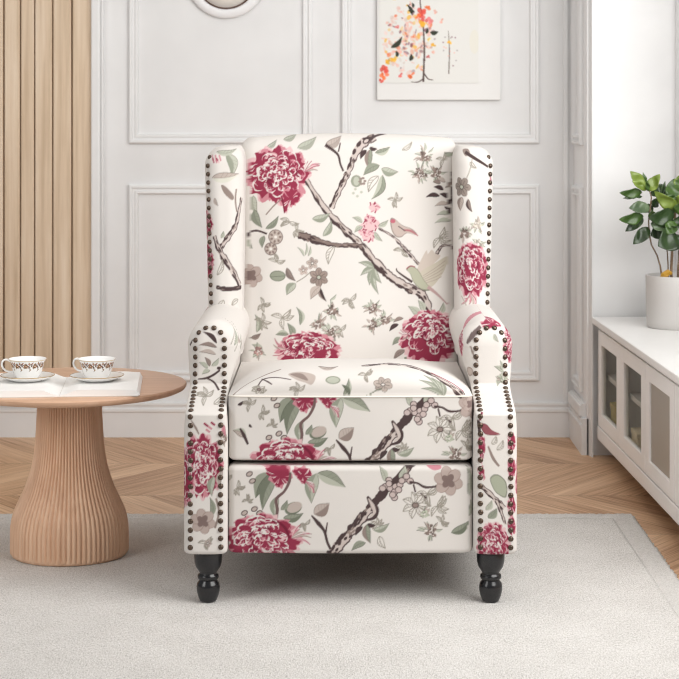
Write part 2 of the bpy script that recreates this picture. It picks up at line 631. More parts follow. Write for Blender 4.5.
    def sample(s, u, v):
        x = np.clip((u - s.x0) * S - .5, 0, s.W - 1.001)
        y = np.clip((v - s.y0) * S - .5, 0, s.H - 1.001)
        xi, yi = x.astype(int), y.astype(int)
        fx, fy = (x - xi)[:, None], (y - yi)[:, None]
        b = s.b
        xi1 = np.minimum(xi + 1, s.W - 1); yi1 = np.minimum(yi + 1, s.H - 1)
        return (b[yi, xi] * (1 - fx) * (1 - fy) + b[yi, xi1] * fx * (1 - fy) + b[yi1, xi] * (1 - fx) * fy + b[yi1, xi1] * fx * fy)


def set_print(o, rgb):
    me = o.data
    c = np.ones((len(me.vertices), 4), np.float32)
    c[:, :3] = lin(rgb)
    at = me.color_attributes.new('print', 'FLOAT_COLOR', 'POINT')
    at.data.foreach_set('color', c.ravel())


# ---- backrest print
CB = Canvas(226, 474, 112, 420)
k = CB
k.sketch(296, 230, 8, 21); k.sketch(350, 300, 9, 22); k.sketch(395, 200, 8, 23); k.sketch(262, 305, 8, 24); k.sketch(340, 330, 8, 25); k.sketch(444, 160, 8, 26); k.leaf((402, 150), (412, 142), 4, outline=True); k.sketch(289, 222, 10, 2); k.sketch(276, 262, 9, 4); k.sketch(440, 238, 12, 6); k.sketch(282, 318, 12, 8); k.sketch(402, 250, 9, 9)
for b_, t_, w_, c_ in [((297, 148), (316, 137), 9, SAGEL), ((266, 148), (276, 140), 5, SAGEL), ((325, 146), (341, 136), 10, TAUL),
                       ((252, 196), (256, 214), 9, SAGEL), ((253, 210), (261, 228), 9, SAGE), ((265, 229), (278, 216), 6, SAGE),
                       ((248, 170), (253, 178), 5, SAGEL), ((283, 140), (296, 134), 6, SAGEL)]:
    k.leaf(b_, t_, w_, c_, np.asarray(c_) * .9)
k.peony(277, 175, 31, 28, 11, -.02, -.1)
k.pale_petals(304, 172, 19, -1.5, .5, 3)
k.bloom([(284, 190), (293, 188), (302, 194), (297, 203), (290, 207), (285, 213), (281, 200)], 7)
k.twig([(265, 215), (273, 206), (281, 199)], 1.2, TAUPE); k.twig([(281, 196), (283, 205), (284, 213)], 1.4, CRIMD)
k.branch([(306, 180), (319, 201), (331, 216), (347, 232), (360, 244), (376, 263), (392, 278), (409, 288), (423, 296), (430, 312)], [4, 6, 6.5, 6.5, 7, 7.5, 8, 8, 8, 6])
k.branch([(331, 208), (338, 192), (345, 178), (350, 167), (355, 154), (363, 143), (375, 137)], [4.5, 5, 5.5, 5, 6.5, 8, 7], side=-1)
k.twig([(366, 142), (376, 136), (390, 133)], [3, 2, .8])
k.ell(366, 141, 4, 2.6, DK, rot=-.5); k.ell(366, 141, 2.6, 1.5, BARK, rot=-.5)
k.twig([(325, 145), (337, 154), (340, 164), (343, 171)], [3.4, 2.2, 1.8, 1.8]); k.twig([(338, 152), (340, 143)], 1.2)
k.branch([(298, 235), (306, 237), (322, 242), (337, 245), (350, 245), (362, 246)], [5, 8, 5, 4, 4.5, 4.5], (126, 110, 104))
k.twig([(412, 282), (398, 272), (396, 268)], [2.5, 1.4, .8])
k.leaf((312, 219), (330, 213), 8, SAGEL, SAGE); k.leaf((323, 236), (331, 220), 7, SAGEL, SAGE)
k.leaf((366, 150), (360, 159), 5, DK, vein=False); k.leaf((369, 148), (377, 149), 4, DK, vein=False)
k.leaf((370, 149), (369, 170), 8, SAGE, TAUPE, .08); k.leaf((375, 153), (390, 147), 7, SAGE, SAGEL)
k.leaf((379, 165), (363, 175), 9, SAGE); k.leaf((381, 169), (398, 172), 9, SAGEL, SAGE); k.leaf((382, 175), (371, 199), 9, SAGE, SAGEL, -.15)
k.leaf((378, 176), (368, 192), 8, outline=True)
k.ell(356, 181, 5.5, 6, SAGE); k.ell(356, 181, 3, 4.5, SAGEL)
for a in range(6):
    k.ell(362 + 2.5 * math.cos(a), 181 + 3 * math.sin(a), 1.6, 1.2, TAUPE)
for x, y in [(353, 193), (357, 196), (361, 192), (355, 189)]:
    k.ell(x, y, 1.4, 1.2, SAGEL)
for x, y, q in [(374, 207, 5), (369, 219, 5), (366, 228, 7), (373, 224, 6), (368, 236, 6), (362, 231, 4)]:
    R = np.random.RandomState(int(x))
    k.ell(x, y, q * 1.1, q * .85, PINKL)
    for i in range(11):
        a = R.uniform(0, 6.28); r = R.uniform(.1, .9) * q
        k.stroke([(x + r * math.cos(a), y + r * math.sin(a)), (x + (r + 2.4) * math.cos(a + .5), y + (r + 2.4) * math.sin(a + .5))], [.5, 1.4], CRIM if i % 2 else PINK, sm=False)
for b_, t_ in [((362, 222), (352, 217)), ((378, 226), (388, 220)), ((374, 232), (382, 241)), ((362, 226), (354, 232))]:
    k.leaf(b_, t_, 5, SAGEL)
k.floret(425, 156, 6.5, 1); k.floret(420, 174, 6.5, 2); k.floret(436, 174, 6.5, 3)
k.twig([(454, 172), (455, 190), (453, 205), (453, 222)], 1.4)
for b_, t_, c_ in [((440, 196), (426, 197), DK), ((444, 190), (434, 187), DK), ((441, 183), (433, 182), TAUPE), ((449, 198), (440, 194), DK), ((452, 196), (453, 186), DK),
                   ((453, 205), (447, 200), DK), ((449, 204), (435, 206), TAUL), ((451, 214), (437, 215), SAGEL), ((452, 221), (435, 223), SAGEL), ((452, 214), (445, 207), DK),
                   ((446, 188), (456, 176), TAUPE), ((445, 154), (457, 153), SAGE), ((446, 182), (437, 179), TAUL)]:
    k.leaf(b_, t_, 4.5, c_, vein=False)
k.bird([(390, 219), (394, 218.5), (402, 225), (412, 229), (417, 235), (407, 233), (401, 237), (395, 236), (391, 229)], (186, 170, 162))
k.ell(392.5, 221, 2.6, 2, (178, 100, 112)); k.stroke([(403, 230), (411, 231), (418, 236)], [1.5, 2.2, .8], (170, 112, 116)); k.stroke([(398, 226), (405, 231)], .8, DK)
k.branch([(378, 228), (392, 236), (402, 246), (412, 257), (420, 266)], [1.6, 2, 3, 3, 2])
k.branch([(434, 261), (439, 251), (444, 246), (453, 247), (458, 254)], [3.5, 3, 2, 1.6, 1.4])
k.blob([(417, 270), (426, 251), (428, 254), (432, 250), (436, 254), (441, 256), (436, 262), (424, 272)], (196, 184, 174))
k.blob([(420, 273), (436, 263), (448, 257), (446, 268), (441, 277), (432, 287), (424, 286)], (192, 184, 168))
for i in range(5):
    k.stroke([(423, 276 + i * 2), (436, 268 + i * 3), (446 - i, 261 + i * 4)], .6, (166, 152, 144))
k.bird([(406, 269), (411, 265.5), (418, 270), (424, 280), (431, 290), (422, 290), (414, 283), (410, 274)], (172, 172, 152))
k.stroke([(428, 287), (438, 295), (449, 306)], [4, 2.4, .8], (178, 150, 148)); k.stroke([(406, 269), (410, 266), (415, 267)], 1, (150, 90, 96))
for t_ in [(358, 262), (360, 275), (369, 285), (378, 294), (381, 283)]:
    k.leaf((374, 268), t_, 6, SAGEL, SAGE)
k.floret(372, 308, 5.5, 4); k.floret(372, 325, 5.5, 5); k.floret(385, 320, 5.5, 6)
k.leaf((420, 318), (408, 306), 8, SAGEL); k.leaf((424, 312), (418, 300), 7, SAGEL); k.leaf((440, 315), (444, 303), 6, SAGEL)
k.leaf((398, 324), (389, 331), 4.5, DK, vein=False); k.leaf((403, 318), (393, 322), 4, TAUPE, vein=False); k.leaf((402, 338), (392, 345), 6, SAGE); k.leaf((405, 350), (393, 360), 6, TAUPE)
k.leaf((404, 358), (414, 362), 6, SAGE)
k.peony(430, 338, 29, 27, 21, .05, -.35)
k.pale_petals(408, 334, 12, 1.8, 4.2, 5)
# lower left
k.twig([(245, 240), (248, 233), (256, 231), (266, 234)], 1.8)
for cx, cy, q in [(275, 237, 7.5), (270, 249, 6.5)]:
    k.ell(cx, cy, q, q, (120, 106, 102)); k.ell(cx, cy, q - .8, q - .8, (180, 168, 160))
    for i in range(7):
        a = i * .9
        k.ell(cx + q * .62 * math.cos(a), cy + q * .62 * math.sin(a), 1.5, 1.1, (128, 112, 106), rot=a)
    k.ell(cx, cy, 1.6, 1.6, CREAM)
k.leaf((263, 236), (261, 248), 6, SAGE); k.leaf((247, 240), (251, 249), 5, SAGEL)
k.big_flower(250, 276, 12, 1)
k.ell(277, 276, 8, 5.4, SAGED); k.ell(277, 276, 7.2, 4.6, SAGE); k.stroke([(270, 277), (284, 276)], .7, SAGED)
k.leaf((286, 268), (295, 281), 6.5, TAUPE, (118, 106, 102)); k.leaf((295, 283), (286, 295), 9, SAGEL, SAGE)
k.twig([(296, 282), (304, 277), (311, 271)], .9, LINE)
k.flower(318.5, 277, 9.5, (150, 134, 126), 6, SAGEL, 2)
k.flower(303, 270, 5, (186, 170, 162), 5, CREAM, 3); k.flower(312, 263, 6, (176, 162, 154), 5, CREAM, 4)
k.leaf((319, 287), (326, 301), 5, DK, TAUPE); k.leaf((320, 286), (310, 299), 9, TAUL)
for b_, t_ in [((304, 256), (297, 247)), ((305, 255), (306, 243)), ((308, 256), (310, 246)), ((330, 300), (336, 294))]:
    k.leaf(b_, t_, 2.6, SAGEL, vein=False)
k.leaf((334, 246), (328, 264), 7, outline=True)
k.floret(332, 311, 6, 7); k.floret(318, 324, 6, 8); k.floret(331, 333, 6, 9)
k.leaf((300, 325), (296, 307), 6, SAGE, SAGEL, .2); k.leaf((256, 333), (254, 315), 7, SAGEL, SAGE, .2); k.leaf((250, 339), (260, 334), 5, TAUPE)
k.leaf((293, 338), (287, 323), 7, SAGE); k.leaf((288, 334), (275, 335), 6, SAGE, SAGEL)
k.sketch(262, 322, 9, 12)
k.peony(308, 352, 31, 20, 31, .1, -.3)
k.pale_petals(286, 350, 17, 2.6, 4.4, 7)
k.leaf((262, 352), (251, 345), 6, SAGEL); k.floret(258, 352, 5, 15, (150, 120, 116))
k.done()

# ---- print shared by seat front and footrest (the repeat shifts between them)
def front_print(k):
    k.sketch(262, 412, 8, 31); k.sketch(402, 448, 7, 32); k.sketch(330, 448, 7, 33); k.sketch(466, 446, 8, 34); k.leaf((470, 420), (466, 432), 5, outline=True); k.sketch(250, 404, 8, 3); k.sketch(452, 418, 13, 5); k.sketch(462, 430, 12, 6); k.sketch(272, 424, 6, 7)
    k.leaf((296, 396), (280, 422), 15, SAGED, SAGE, .12); k.leaf((300, 399), (287, 434), 13, SAGE, SAGED, .1)
    k.leaf((302, 420), (300, 442), 9, SAGEL, SAGE)
    k.bloom([(289, 390), (312, 388), (316, 400), (311, 407), (304, 412), (296, 405)], 3)
    k.bloom([(317, 394), (331, 391), (337, 398), (334, 410), (327, 407), (322, 402)], 5)
    k.twig([(315, 396), (314, 405), (309, 415), (301, 423), (302, 434), (300, 448)], [2, 3, 2.4, 3, 3, 2], (110, 88, 86))
    k.leaf((341, 397), (336, 427), 14, SAGEL, SAGE, .1); k.leaf((342, 397), (370, 411), 14, SAGE, SAGEL, -.05)
    k.pale_petals(330, 405, 16, .2, 1.6, 3)
    k.ell(318, 432, 9, 6, SAGED, rot=-.4); k.ell(319, 431, 8, 5, TAUL, rot=-.4); k.leaf((308, 442), (328, 437), 9, SAGE, SAGED); k.leaf((306, 434), (312, 424), 6, SAGE)
    k.leaf((339, 438), (354, 427), 14, TAUL, TAUPE, .05); k.twig([(336, 439), (343, 447), (349, 455), (352, 466), (356, 474)], [1, 4, 2.6, 2.4, 2.6]); k.twig([(350, 458), (352, 446)], [2, 1])
    k.leaf((246, 436), (233, 430), 9, TAUL, SAGEL); k.twig([(240, 428), (244, 435), (248, 444)], [1.5, 3.5, 2]); k.leaf((238, 405), (243, 401), 3, DK, vein=False); k.leaf((249, 424), (252, 427), 2.4, DK, vein=False)
    for cx, cy in [(274, 398), (277, 405), (269, 437), (279, 433), (284, 437), (272, 442)]:
        k.ell(cx, cy, 3.6, 2.6, DK, rot=-.5); k.ell(cx, cy, 2.7, 1.8, TAUL, rot=-.5)
    k.peony(287, 466, 37, 28, 41, -.12, -.3)
    k.pale_petals(316, 462, 22, -1.0, .4, 9)
    k.twig([(302, 445), (310, 452), (314, 462)], [2, 3, 2], CRIMD)
    k.branch([(356, 480), (364, 468), (375, 456), (387, 441), (397, 430)], [11, 10, 9.5, 9, 8], side=-1, dens=1.6)
    k.branch([(395, 431), (408, 417), (424, 401), (440, 384)], [7, 7.5, 7, 7], DK)
    k.stroke([(392, 420), (396, 427), (401, 433), (399, 441), (390, 444)], [2, 6, 5, 3.5, 1.5], DK); k.stroke([(393, 422), (397, 429), (399, 436), (394, 441)], [1, 4, 3, 1.5], BARK)
    k.leaf((424, 402), (430, 390), 8, SAGEL); k.leaf((410, 405), (404, 390), 7, SAGEL)
    bp = [(345, 265), (325, 300), (352, 310), (380, 300), (405, 290), (375, 330), (375, 360), (430, 260), (460, 270), (415, 268), (310, 310), (397, 318), (345, 285), (365, 345), (440, 245)]
    k.berries([(350 + x / 5.432, 355 + y / 5.432) for x, y in bp])
    k.twig([(434, 406), (442, 407), (450, 411), (464, 410)], [2.4, 1.8, 2.4, 1.2]); k.twig([(438, 408), (440, 416)], 1.6); k.twig([(445, 417), (451, 422)], [1, 2])
    k.sketch_flower(440, 429, 14, 2)
    k.big_flower(473, 405, 15, 2)
    k.blob([(450, 388), (462, 386), (466, 392), (458, 394)], PINK)
    k.leaf((494, 420), (492, 390), 8, SAGEL); k.leaf((495, 440), (496, 424), 7, SAGEL)
    k.floret(455, 455, 7.5, 3); k.floret(449, 438, 4, 8, SAGE)
    k.leaf((476, 457), (494, 445), 9, SAGE, SAGED)
    k.leaf((387, 450), (380, 459), 5, DK, vein=False); k.leaf((392, 448), (400, 449), 4.5, DK, vein=False)
    k.leaf((398, 454), (414, 447), 7, SAGEL, SAGE); k.leaf((391, 448), (395, 467), 9, SAGE, TAUPE, .1); k.leaf((390, 466), (376, 474), 7, SAGE); k.leaf((404, 460), (410, 472), 7, outline=True)


CS = Canvas(218, 486, 150, 470)
k = CS
front_print(k)


_a = np.linspace(0, PI / 2, 60)
_ys = np.r_[3.930 + .095 * (1 - np.clip(np.cos(_a), 0, 1) ** .75), np.linspace(4.03, 4.5, 30)]
_zs = np.r_[.432 + .055 * np.sin(_a) ** .62, .432 + .055 * (1 - 1.12 * np.linspace(0.01, 1, 30) ** 1.6)]
_s = np.r_[0, np.cumsum(np.hypot(np.diff(_ys), np.diff(_zs)))] * F_PX / 3.928
_py = np.minimum.accumulate(107 + (EYE - _zs) * F_PX / _ys - np.arange(90) * 1e-3)


def seat_warp(P):
    """seen heights on the domed seat -> distance along its cloth"""
    y = P[:, 1]
    s_ = np.interp(-y, -_py, _s)
    return np.stack([P[:, 0], np.where(y < 396, 396 - s_, y)], 1)


k.poly([(218, 0), (486, 0), (486, 396.8), (218, 396.8)], CREAM)
k.warp = seat_warp
k.twig([(258, 385), (263, 377), (275, 376), (291, 379)], [1.2, 1.4, 1, .7]); k.twig([(261, 376), (268, 381), (272, 384)], [1, 1.6, 1])
k.sketch_flower(259, 389, 8, 4, .55)
k.twig([(232, 396), (245, 381), (262, 372), (280, 367)], 1, TAUPE)
k.blob([(288, 373), (300, 371), (315, 375), (312, 384), (305, 382), (296, 379)], TAUL); k.blob([(290, 373), (302, 373), (308, 380), (298, 377)], TAUPE)
k.sketch(298, 390, 9, 3)
k.ell(333, 379.5, 7.5, 4, SAGE); k.ell(333, 379.5, 6, 3, SAGEL); k.leaf((318, 366), (338, 366), 3.4, TAUL)
k.leaf((344, 396), (349, 378), 7, SAGE, SAGEL); k.leaf((350, 394), (342, 384), 5, SAGED)
k.flower(383, 384, 9.5, (166, 154, 146), 6, CREAM, 5, .62); k.sketch(366, 374, 8, 5); k.twig([(366, 396), (376, 390), (382, 388)], 1, SAGED)
for t_ in [(419, 379), (424, 373), (432, 375), (421, 388), (440, 378)]:
    k.leaf((444, 396), t_, 5, SAGEL, SAGE)
k.branch([(362, 365.5), (396, 363.5), (424, 368), (446, 380), (463, 396)], [1, 1.6, 2.2, 5, 7])
k.twig([(432, 369), (452, 378), (464, 390)], [.8, 1.4, 1], CRIM)
k.warp = None
k.big_flower(471, 404, 9, 3)
k.done()

CF = Canvas(210, 490, 440, 580)
k = CF
k.dx, k.dy = -25, 76
front_print(k)
k.dx = k.dy = 0
k.done()

# ---- wings
CWL = Canvas(150, 400, 130, 360)
k = CWL
k.leaf((225, 153), (230, 177), 12, SAGEL, SAGE, -.2); k.leaf((214, 152), (236, 149), 6, SAGEL)
k.leaf((210, 178), (239, 174), 11, TAUL, (206, 204, 192), .05); k.blob([(220, 185), (225, 187), (233, 196), (231, 200), (223, 193)], TAUPE); k.twig([(236, 189), (235, 200), (237, 212)], 1.8, TAUPE)
for i in range(7):
    k.stroke([(209 + i * 1.4, 155 + (i % 3) * 3), (211 + i * 1.4, 161 + (i % 2) * 2)], 1.5, (PINK, CRIM, PINKL)[i % 3], sm=False)
k.branch([(244, 198), (239, 214), (236, 225), (227, 238), (220, 248)], [4, 4.5, 5, 5, 4.5])
k.branch([(213, 236), (219, 250), (230, 267), (243, 286)], [4, 5.5, 5.5, 5])
k.branch([(216, 287), (227, 289), (246, 288)], [3, 4.5, 4], DK)
k.leaf((213, 198), (217, 206), 4, TAUL); k.leaf((221, 238), (223, 231), 4, SAGEL); k.leaf((217, 275), (222, 259), 5, outline=True); k.leaf((224, 300), (221, 312), 6, outline=True); k.leaf((240, 300), (232, 306), 5, outline=True)
k.peony(198, 225, 13, 14, 51); k.peony(197, 262, 15, 18, 52)
k.peony(320, 230, 28, 26, 53); k.floret(300, 290, 7, 3); k.peony(165, 320, 26, 26, 55)
k.done()
CWR = Canvas(300, 560, 130, 360)
k = CWR
k.blob([(464, 150), (470, 149), (472, 154), (467, 156)], TAUPE); k.twig([(467, 152), (476, 158), (491, 167)], [3.5, 3.4, 2])
k.twig([(474, 158), (472, 168), (468, 178)], .8, LINE)
k.flower(462, 187, 10, (146, 134, 126), 6, SAGEL, 9); k.leaf((462, 197), (460, 211), 9, TAUL, TAUPE); k.leaf((469, 199), (473, 212), 5, TAUPE, DK)
k.leaf((472, 162), (478, 168), 4, outline=True)
k.floret(465, 234, 5.5, 11); k.floret(478, 225, 5, 12, (160, 152, 142)); k.floret(479, 244, 4.5, 13, (160, 152, 142))
k.peony(471, 270, 18, 27, 61, 0, -.3); k.pale_petals(470, 292, 18, 1.0, 2.6, 2)
k.twig([(460, 296), (466, 306), (470, 316)], 1.2, TAUL)
k.peony(380, 240, 26, 24, 63); k.leaf((495, 176), (499, 186), 4, PINK); k.floret(520, 250, 8, 4)
k.done()

# ---- arms


def side_print(k, x0, sg):
    """the repeat carried on round the outer side of an arm (x0 = front corner, sg = direction)"""
    X = lambda d: x0 + sg * d
    k.branch([(X(20), 540), (X(70), 480), (X(120), 440), (X(180), 390), (X(240), 350)], [9, 8, 8, 7, 5])
    k.branch([(X(120), 440), (X(170), 452), (X(220), 430)], [5, 4, 3])
    k.peony(X(105), 395, 30, 28, 91); k.peony(X(200), 500, 32, 28, 92); k.peony(X(290), 410, 28, 27, 93); k.peony(X(160), 345, 22, 18, 94)
    for d, y, e in [(60, 430, 3), (150, 480, 4), (250, 455, 5), (230, 390, 6), (300, 500, 7)]:
        k.floret(X(d), y, 7, e); k.leaf((X(d + 12), y + 6), (X(d + 24), y + 18), 10, SAGE, SAGED); k.leaf((X(d + 12), y + 4), (X(d + 26), y - 6), 9, SAGEL, SAGE)
    for d, y in [(40, 390), (85, 520), (180, 420), (270, 540), (320, 370)]:
        k.sketch_flower(X(d), y, 11, int(d)); k.leaf((X(d + 10), y + 8), (X(d + 22), y + 24), 9, SAGEL, SAGE)
    k.flower(X(130), 520, 10, TAUPE, 6, SAGEL, 3); k.big_flower(X(250), 325, 13, 3)


CAL = Canvas(-180, 420, 280, 570)
k = CAL
side_print(k, 165, -1)
for x, y, c_ in [((217, 343), (203, 332), DK), ((217, 347), (199, 345), TAUPE), ((216, 354), (199, 352), TAUL), ((210, 366), (205, 357), TAUPE), ((208, 368), (199, 362), SAGEL), ((212, 366), (219, 358), SAGEL), ((210, 370), (202, 374), SAGEL)]:
    k.leaf(x, y, 4.5, c_, vein=False)
k.twig([(198, 379), (206, 378), (213, 375), (220, 370)], [1, 2, 2.2, 1.6]); k.twig([(207, 378), (214, 382), (219, 390)], [1.6, 1.8, 2]); k.ell(219, 368, 2, 1.6, DK)
k.sketch(206, 396, 10, 3); k.leaf((214, 404), (221, 396), 5, outline=True)
k.stroke([(191, 340), (187, 346)], [1, 2.2], DK, sm=False)
for i, (x, y) in enumerate([(204, 423), (208, 426), (211, 422), (206, 429)]):
    k.stroke([(x, y), (x + 4, y + 3)], 2, (CRIM, PINK)[i % 2], sm=False)
k.twig([(191, 420), (196, 428), (199, 434)], [1, 2.2, 1], TAUPE)
k.peony(201, 466, 21, 31, 71, 0, -.1)
k.leaf((214, 476), (212, 496), 8, SAGEL, SAGE); k.leaf((222, 470), (220, 488), 6, TAUL)
k.leaf((212, 516), (210, 497), 6, SAGE); k.big_flower(203, 521, 13, 4); k.twig([(216, 498), (219, 512), (215, 528)], 2, TAUPE)
k.sketch(206, 542, 8, 5); k.flower(208, 543, 4, TAUL, 5, CREAM, 2)
k.floret(224, 440, 4, 5); k.leaf((224, 425), (227, 437), 5, PINK); k.peony(176, 480, 18, 30, 73)
k.twig([(231, 345), (238, 332), (244, 322)], .9, LINE); k.twig([(236, 352), (246, 336), (258, 326)], .9, LINE); k.leaf((240, 338), (250, 344), 5, TAUL); k.peony(130, 420, 30, 30, 74); k.branch([(236, 420), (250, 400), (262, 372)], [4, 5, 5]); k.floret(268, 350, 7, 6); k.leaf((248, 350), (262, 340), 8, SAGEL); k.leaf((236, 346), (240, 330), 5, SAGEL)
k.done()
CAR = Canvas(270, 890, 280, 570)
k = CAR
side_print(k, 540, 1)
k.stroke([(466, 344), (472, 336), (481, 327)], [2, 6, 3], (110, 96, 94)); k.twig([(470, 346), (474, 356), (478, 362)], [1.4, 2, 1], TAUPE)
k.ell(468, 372, 5, 4.5, TAUPE); k.ell(468, 372, 4, 3.6, TAUL)
k.leaf((504, 372), (494, 366), 5, SAGEL); k.leaf((502, 376), (497, 386), 5, SAGEL); k.leaf((500, 376), (508, 384), 5, TAUL); k.leaf((502, 370), (500, 360), 4, SAGEL); k.leaf((494, 334), (498, 342), 4, SAGEL)
k.floret(503, 378, 4, 4, SAGE)
k.bloom([(481, 324), (490, 318), (500, 320), (506, 327), (494, 328), (486, 329)], 8); k.bloom([(490, 316), (505, 312), (512, 320), (500, 322)], 9)
k.peony(517, 346, 13, 18, 81, 0, 0)
k.blob([(450, 330), (440, 322), (420, 318), (416, 324), (440, 332)], PINK)
k.blob([(476, 318), (462, 313), (430, 309), (380, 309), (380, 313), (440, 316)], PINK); k.stroke([(480, 315), (440, 311), (380, 312)], 1.6, CRIM)
k.bird([(480, 424), (486, 424), (492, 430), (500, 434), (491, 435), (484, 433)], (140, 80, 88)); k.stroke([(480, 420), (482, 412)], 2, CRIMD)
k.leaf((492, 444), (496, 436), 5, outline=True); k.leaf((497, 450), (503, 440), 5, outline=True)
k.twig([(488, 446), (493, 458), (499, 466)], [1.5, 3, 2], TAUPE)
k.bird([(490, 478), (497, 474), (506, 482), (506, 497), (498, 494), (493, 488)], (160, 164, 146))
k.branch([(481, 486), (490, 494), (504, 508)], [4, 5, 5]); k.branch([(496, 500), (501, 512), (505, 524)], [3, 3, 2])
k.leaf((488, 518), (497, 508), 8, SAGE); k.leaf((486, 510), (492, 500), 6, SAGEL)
k.peony(493, 545, 16, 22, 83, 0, -.2)
for y0 in (436, 462, 500, 520):
    k.bloom([(508, y0), (513, y0 - 4), (517, y0 + 8), (512, y0 + 16), (508, y0 + 10)], y0)
k.bloom([(478, 440), (484, 436), (485, 450), (481, 462)], 4); k.bloom([(477, 470), (483, 466), (484, 480)], 6); k.stroke([(478, 420), (480, 436)], 3, DK)
k.peony(535, 480, 18, 36, 85); k.peony(590, 430, 28, 28, 86); k.branch([(462, 420), (450, 398), (440, 370)], [4, 5, 4]); k.peony(448, 346, 12, 14, 87); k.leaf((460, 400), (466, 388), 6, SAGE)
k.done()
# ------------------------------------------------------------------ the setting
D_WALL = 5.94
SW = F_PX / D_WALL


def WX(px): return (px - 339.5) / SW
def WZ(py): return EYE - (py - 107) / SW


def structure(o): o['kind'] = 'structure'; return o


structure(MB().box(-2.6, 1.16, -.6, D_WALL + .1, -.1, 0).build('floor', M_FLOOR))
structure(MB().box(-2.6, 1.16, D_WALL, D_WALL + .1, 0, 2.6).build('wall_back', M_WALL))
RW = 1.06
if CEIL:
    structure(MB().box(-2.6, 1.16, 1.2, D_WALL + .1, 2.6, 2.7).build('ceiling', M_WALL))
# right wall with its window opening (opening y 2.5..5.25, z .55..2.35)
w = MB()
w.box(RW, RW + .1, -.6, 2.5, 0, 2.6); w.box(RW, RW + .1, 5.25, D_WALL, 0, 2.6)
w.box(RW, RW + .1, 2.5, 5.25, 0, .55); w.box(RW, RW + .1, 2.5, 5.25, 2.35, 2.6)
structure(w.build('wall_right', M_WALL))
w = MB()
for y in (2.5, 3.85, 5.2):
    w.box(RW + .03, RW + .07, y, y + .05, .55, 2.35)
for z in (.55, 2.30):
    w.box(RW + .03, RW + .07, 2.5, 5.25, z, z + .05)
structure(w.build('window_1', M_TRIM))
# pier at the right end of the back wall: white front face, panelled return
PX0 = .732
structure(MB().box(PX0, RW, 5.62, D_WALL, 0, 2.6).build('wall_pier', M_JAMB))
w = MB()
poly_ = [(.7275, 5.665), (.7425, 5.588), (.7465, 5.588), (.7465, 5.63), (.735, 5.665)]
n = len(poly_)
V = [(x, y, z) for z in (0, 2.6) for x, y in poly_]
structure(mesh_np('trim_1', V, [(i, (i + 1) % n, n + (i + 1) % n, n + i) for i in range(n)] + [tuple(range(n)), tuple(range(n, 2 * n))], M_TRIM, smooth=False))
w = MB()
w.box(.992, RW, 5.56, 5.62, .412, 2.6, .012)
structure(w.build('trim_2', M_TRIM))


def rect_frame(name, x0, x1, z0, z1, yw, prof, mat=M_TRIM, plane='xz'):
    """mitred moulding round a rectangle: prof = [(inset, height)], closed against the wall"""
    V = []; F = []
    n = len(prof)
    for ins, h in prof:
        for (cx, cz) in ((x0 + ins, z0 + ins), (x1 - ins, z0 + ins), (x1 - ins, z1 - ins), (x0 + ins, z1 - ins)):
            V.append((cx, yw - h, cz) if plane == 'xz' else (yw - h, cx, cz))
    for i in range(n):
        j = (i + 1) % n
        for q in range(4):
            F.append((i * 4 + q, i * 4 + (q + 1) % 4, j * 4 + (q + 1) % 4, j * 4 + q))
    return structure(mesh_np(name, V, F, mat, smooth=False))


PROF = [(0, -.004), (0, .009), (.004, .013), (.010, .013), (.012, .007), (.019, .007), (.021, .011), (.027, .011), (.030, .003), (.030, -.004)]
i = 3
for x0, x1, z0, z1 in ((WX(129), WX(312), WZ(143.5), 2.35), (WX(341.5), WX(539), WZ(143.5), 2.35),
                       (WX(129), WX(312), WZ(380.5), WZ(184.5)), (WX(341.5), WX(539), WZ(380.5), WZ(184.5))):
    rect_frame('trim_%d' % i, x0, x1, z0, z1, D_WALL, PROF); i += 1
rect_frame('trim_7', 5.70, 5.90, WZ(143.5), 2.35, PX0, PROF, plane='yz')
rect_frame('trim_8', 5.70, 5.90, WZ(380.5), WZ(184.5), PX0, PROF, plane='yz')
# vertical strips
w = MB(); w.box(WX(563), WX(568), D_WALL - .008, D_WALL + .01, .10, 2.6, .002)
structure(w.build('trim_9', M_TRIM))
w = MB()
w.box(WX(92.8), WX(101.5), D_WALL - .045, D_WALL + .01, .105, 2.6, .004); w.box(WX(101.5), WX(104), D_WALL - .02, D_WALL + .01, .105, 2.6, .003)
structure(w.build('trim_10', M_TRIM))


def skirting(name, a, b, yw, along='x'):
    prof = [(0, .016), (.078, .016), (.080, .020), (.088, .020), (.090, .014), (.096, .014), (.100, .018), (.106, .018), (.108, .002), (.108, -.005), (0, -.005)]
    V = []
    for e in (a, b):
        for z, h in prof:
            V.append((e, yw - h, z) if along == 'x' else (yw - h, e, z))
    n = len(prof)
    F = [(i, (i + 1) % n, n + (i + 1) % n, n + i) for i in range(n)]
    return structure(mesh_np(name, V, F + [tuple(range(n)), tuple(range(n, 2 * n))], M_TRIM, smooth=False))


skirting('baseboard_back', -2.6, PX0, D_WALL)
skirting('baseboard_right', 5.62, D_WALL, PX0, 'y')
w = MB(); w.box(PX0 - .022, PX0 - .012, 5.64, 5.91, .112, .146, .003); w.box(PX0 - .014, PX0, 5.64, 5.91, .105, .150, .002)
structure(w.build('trim_11', M_TRIM))

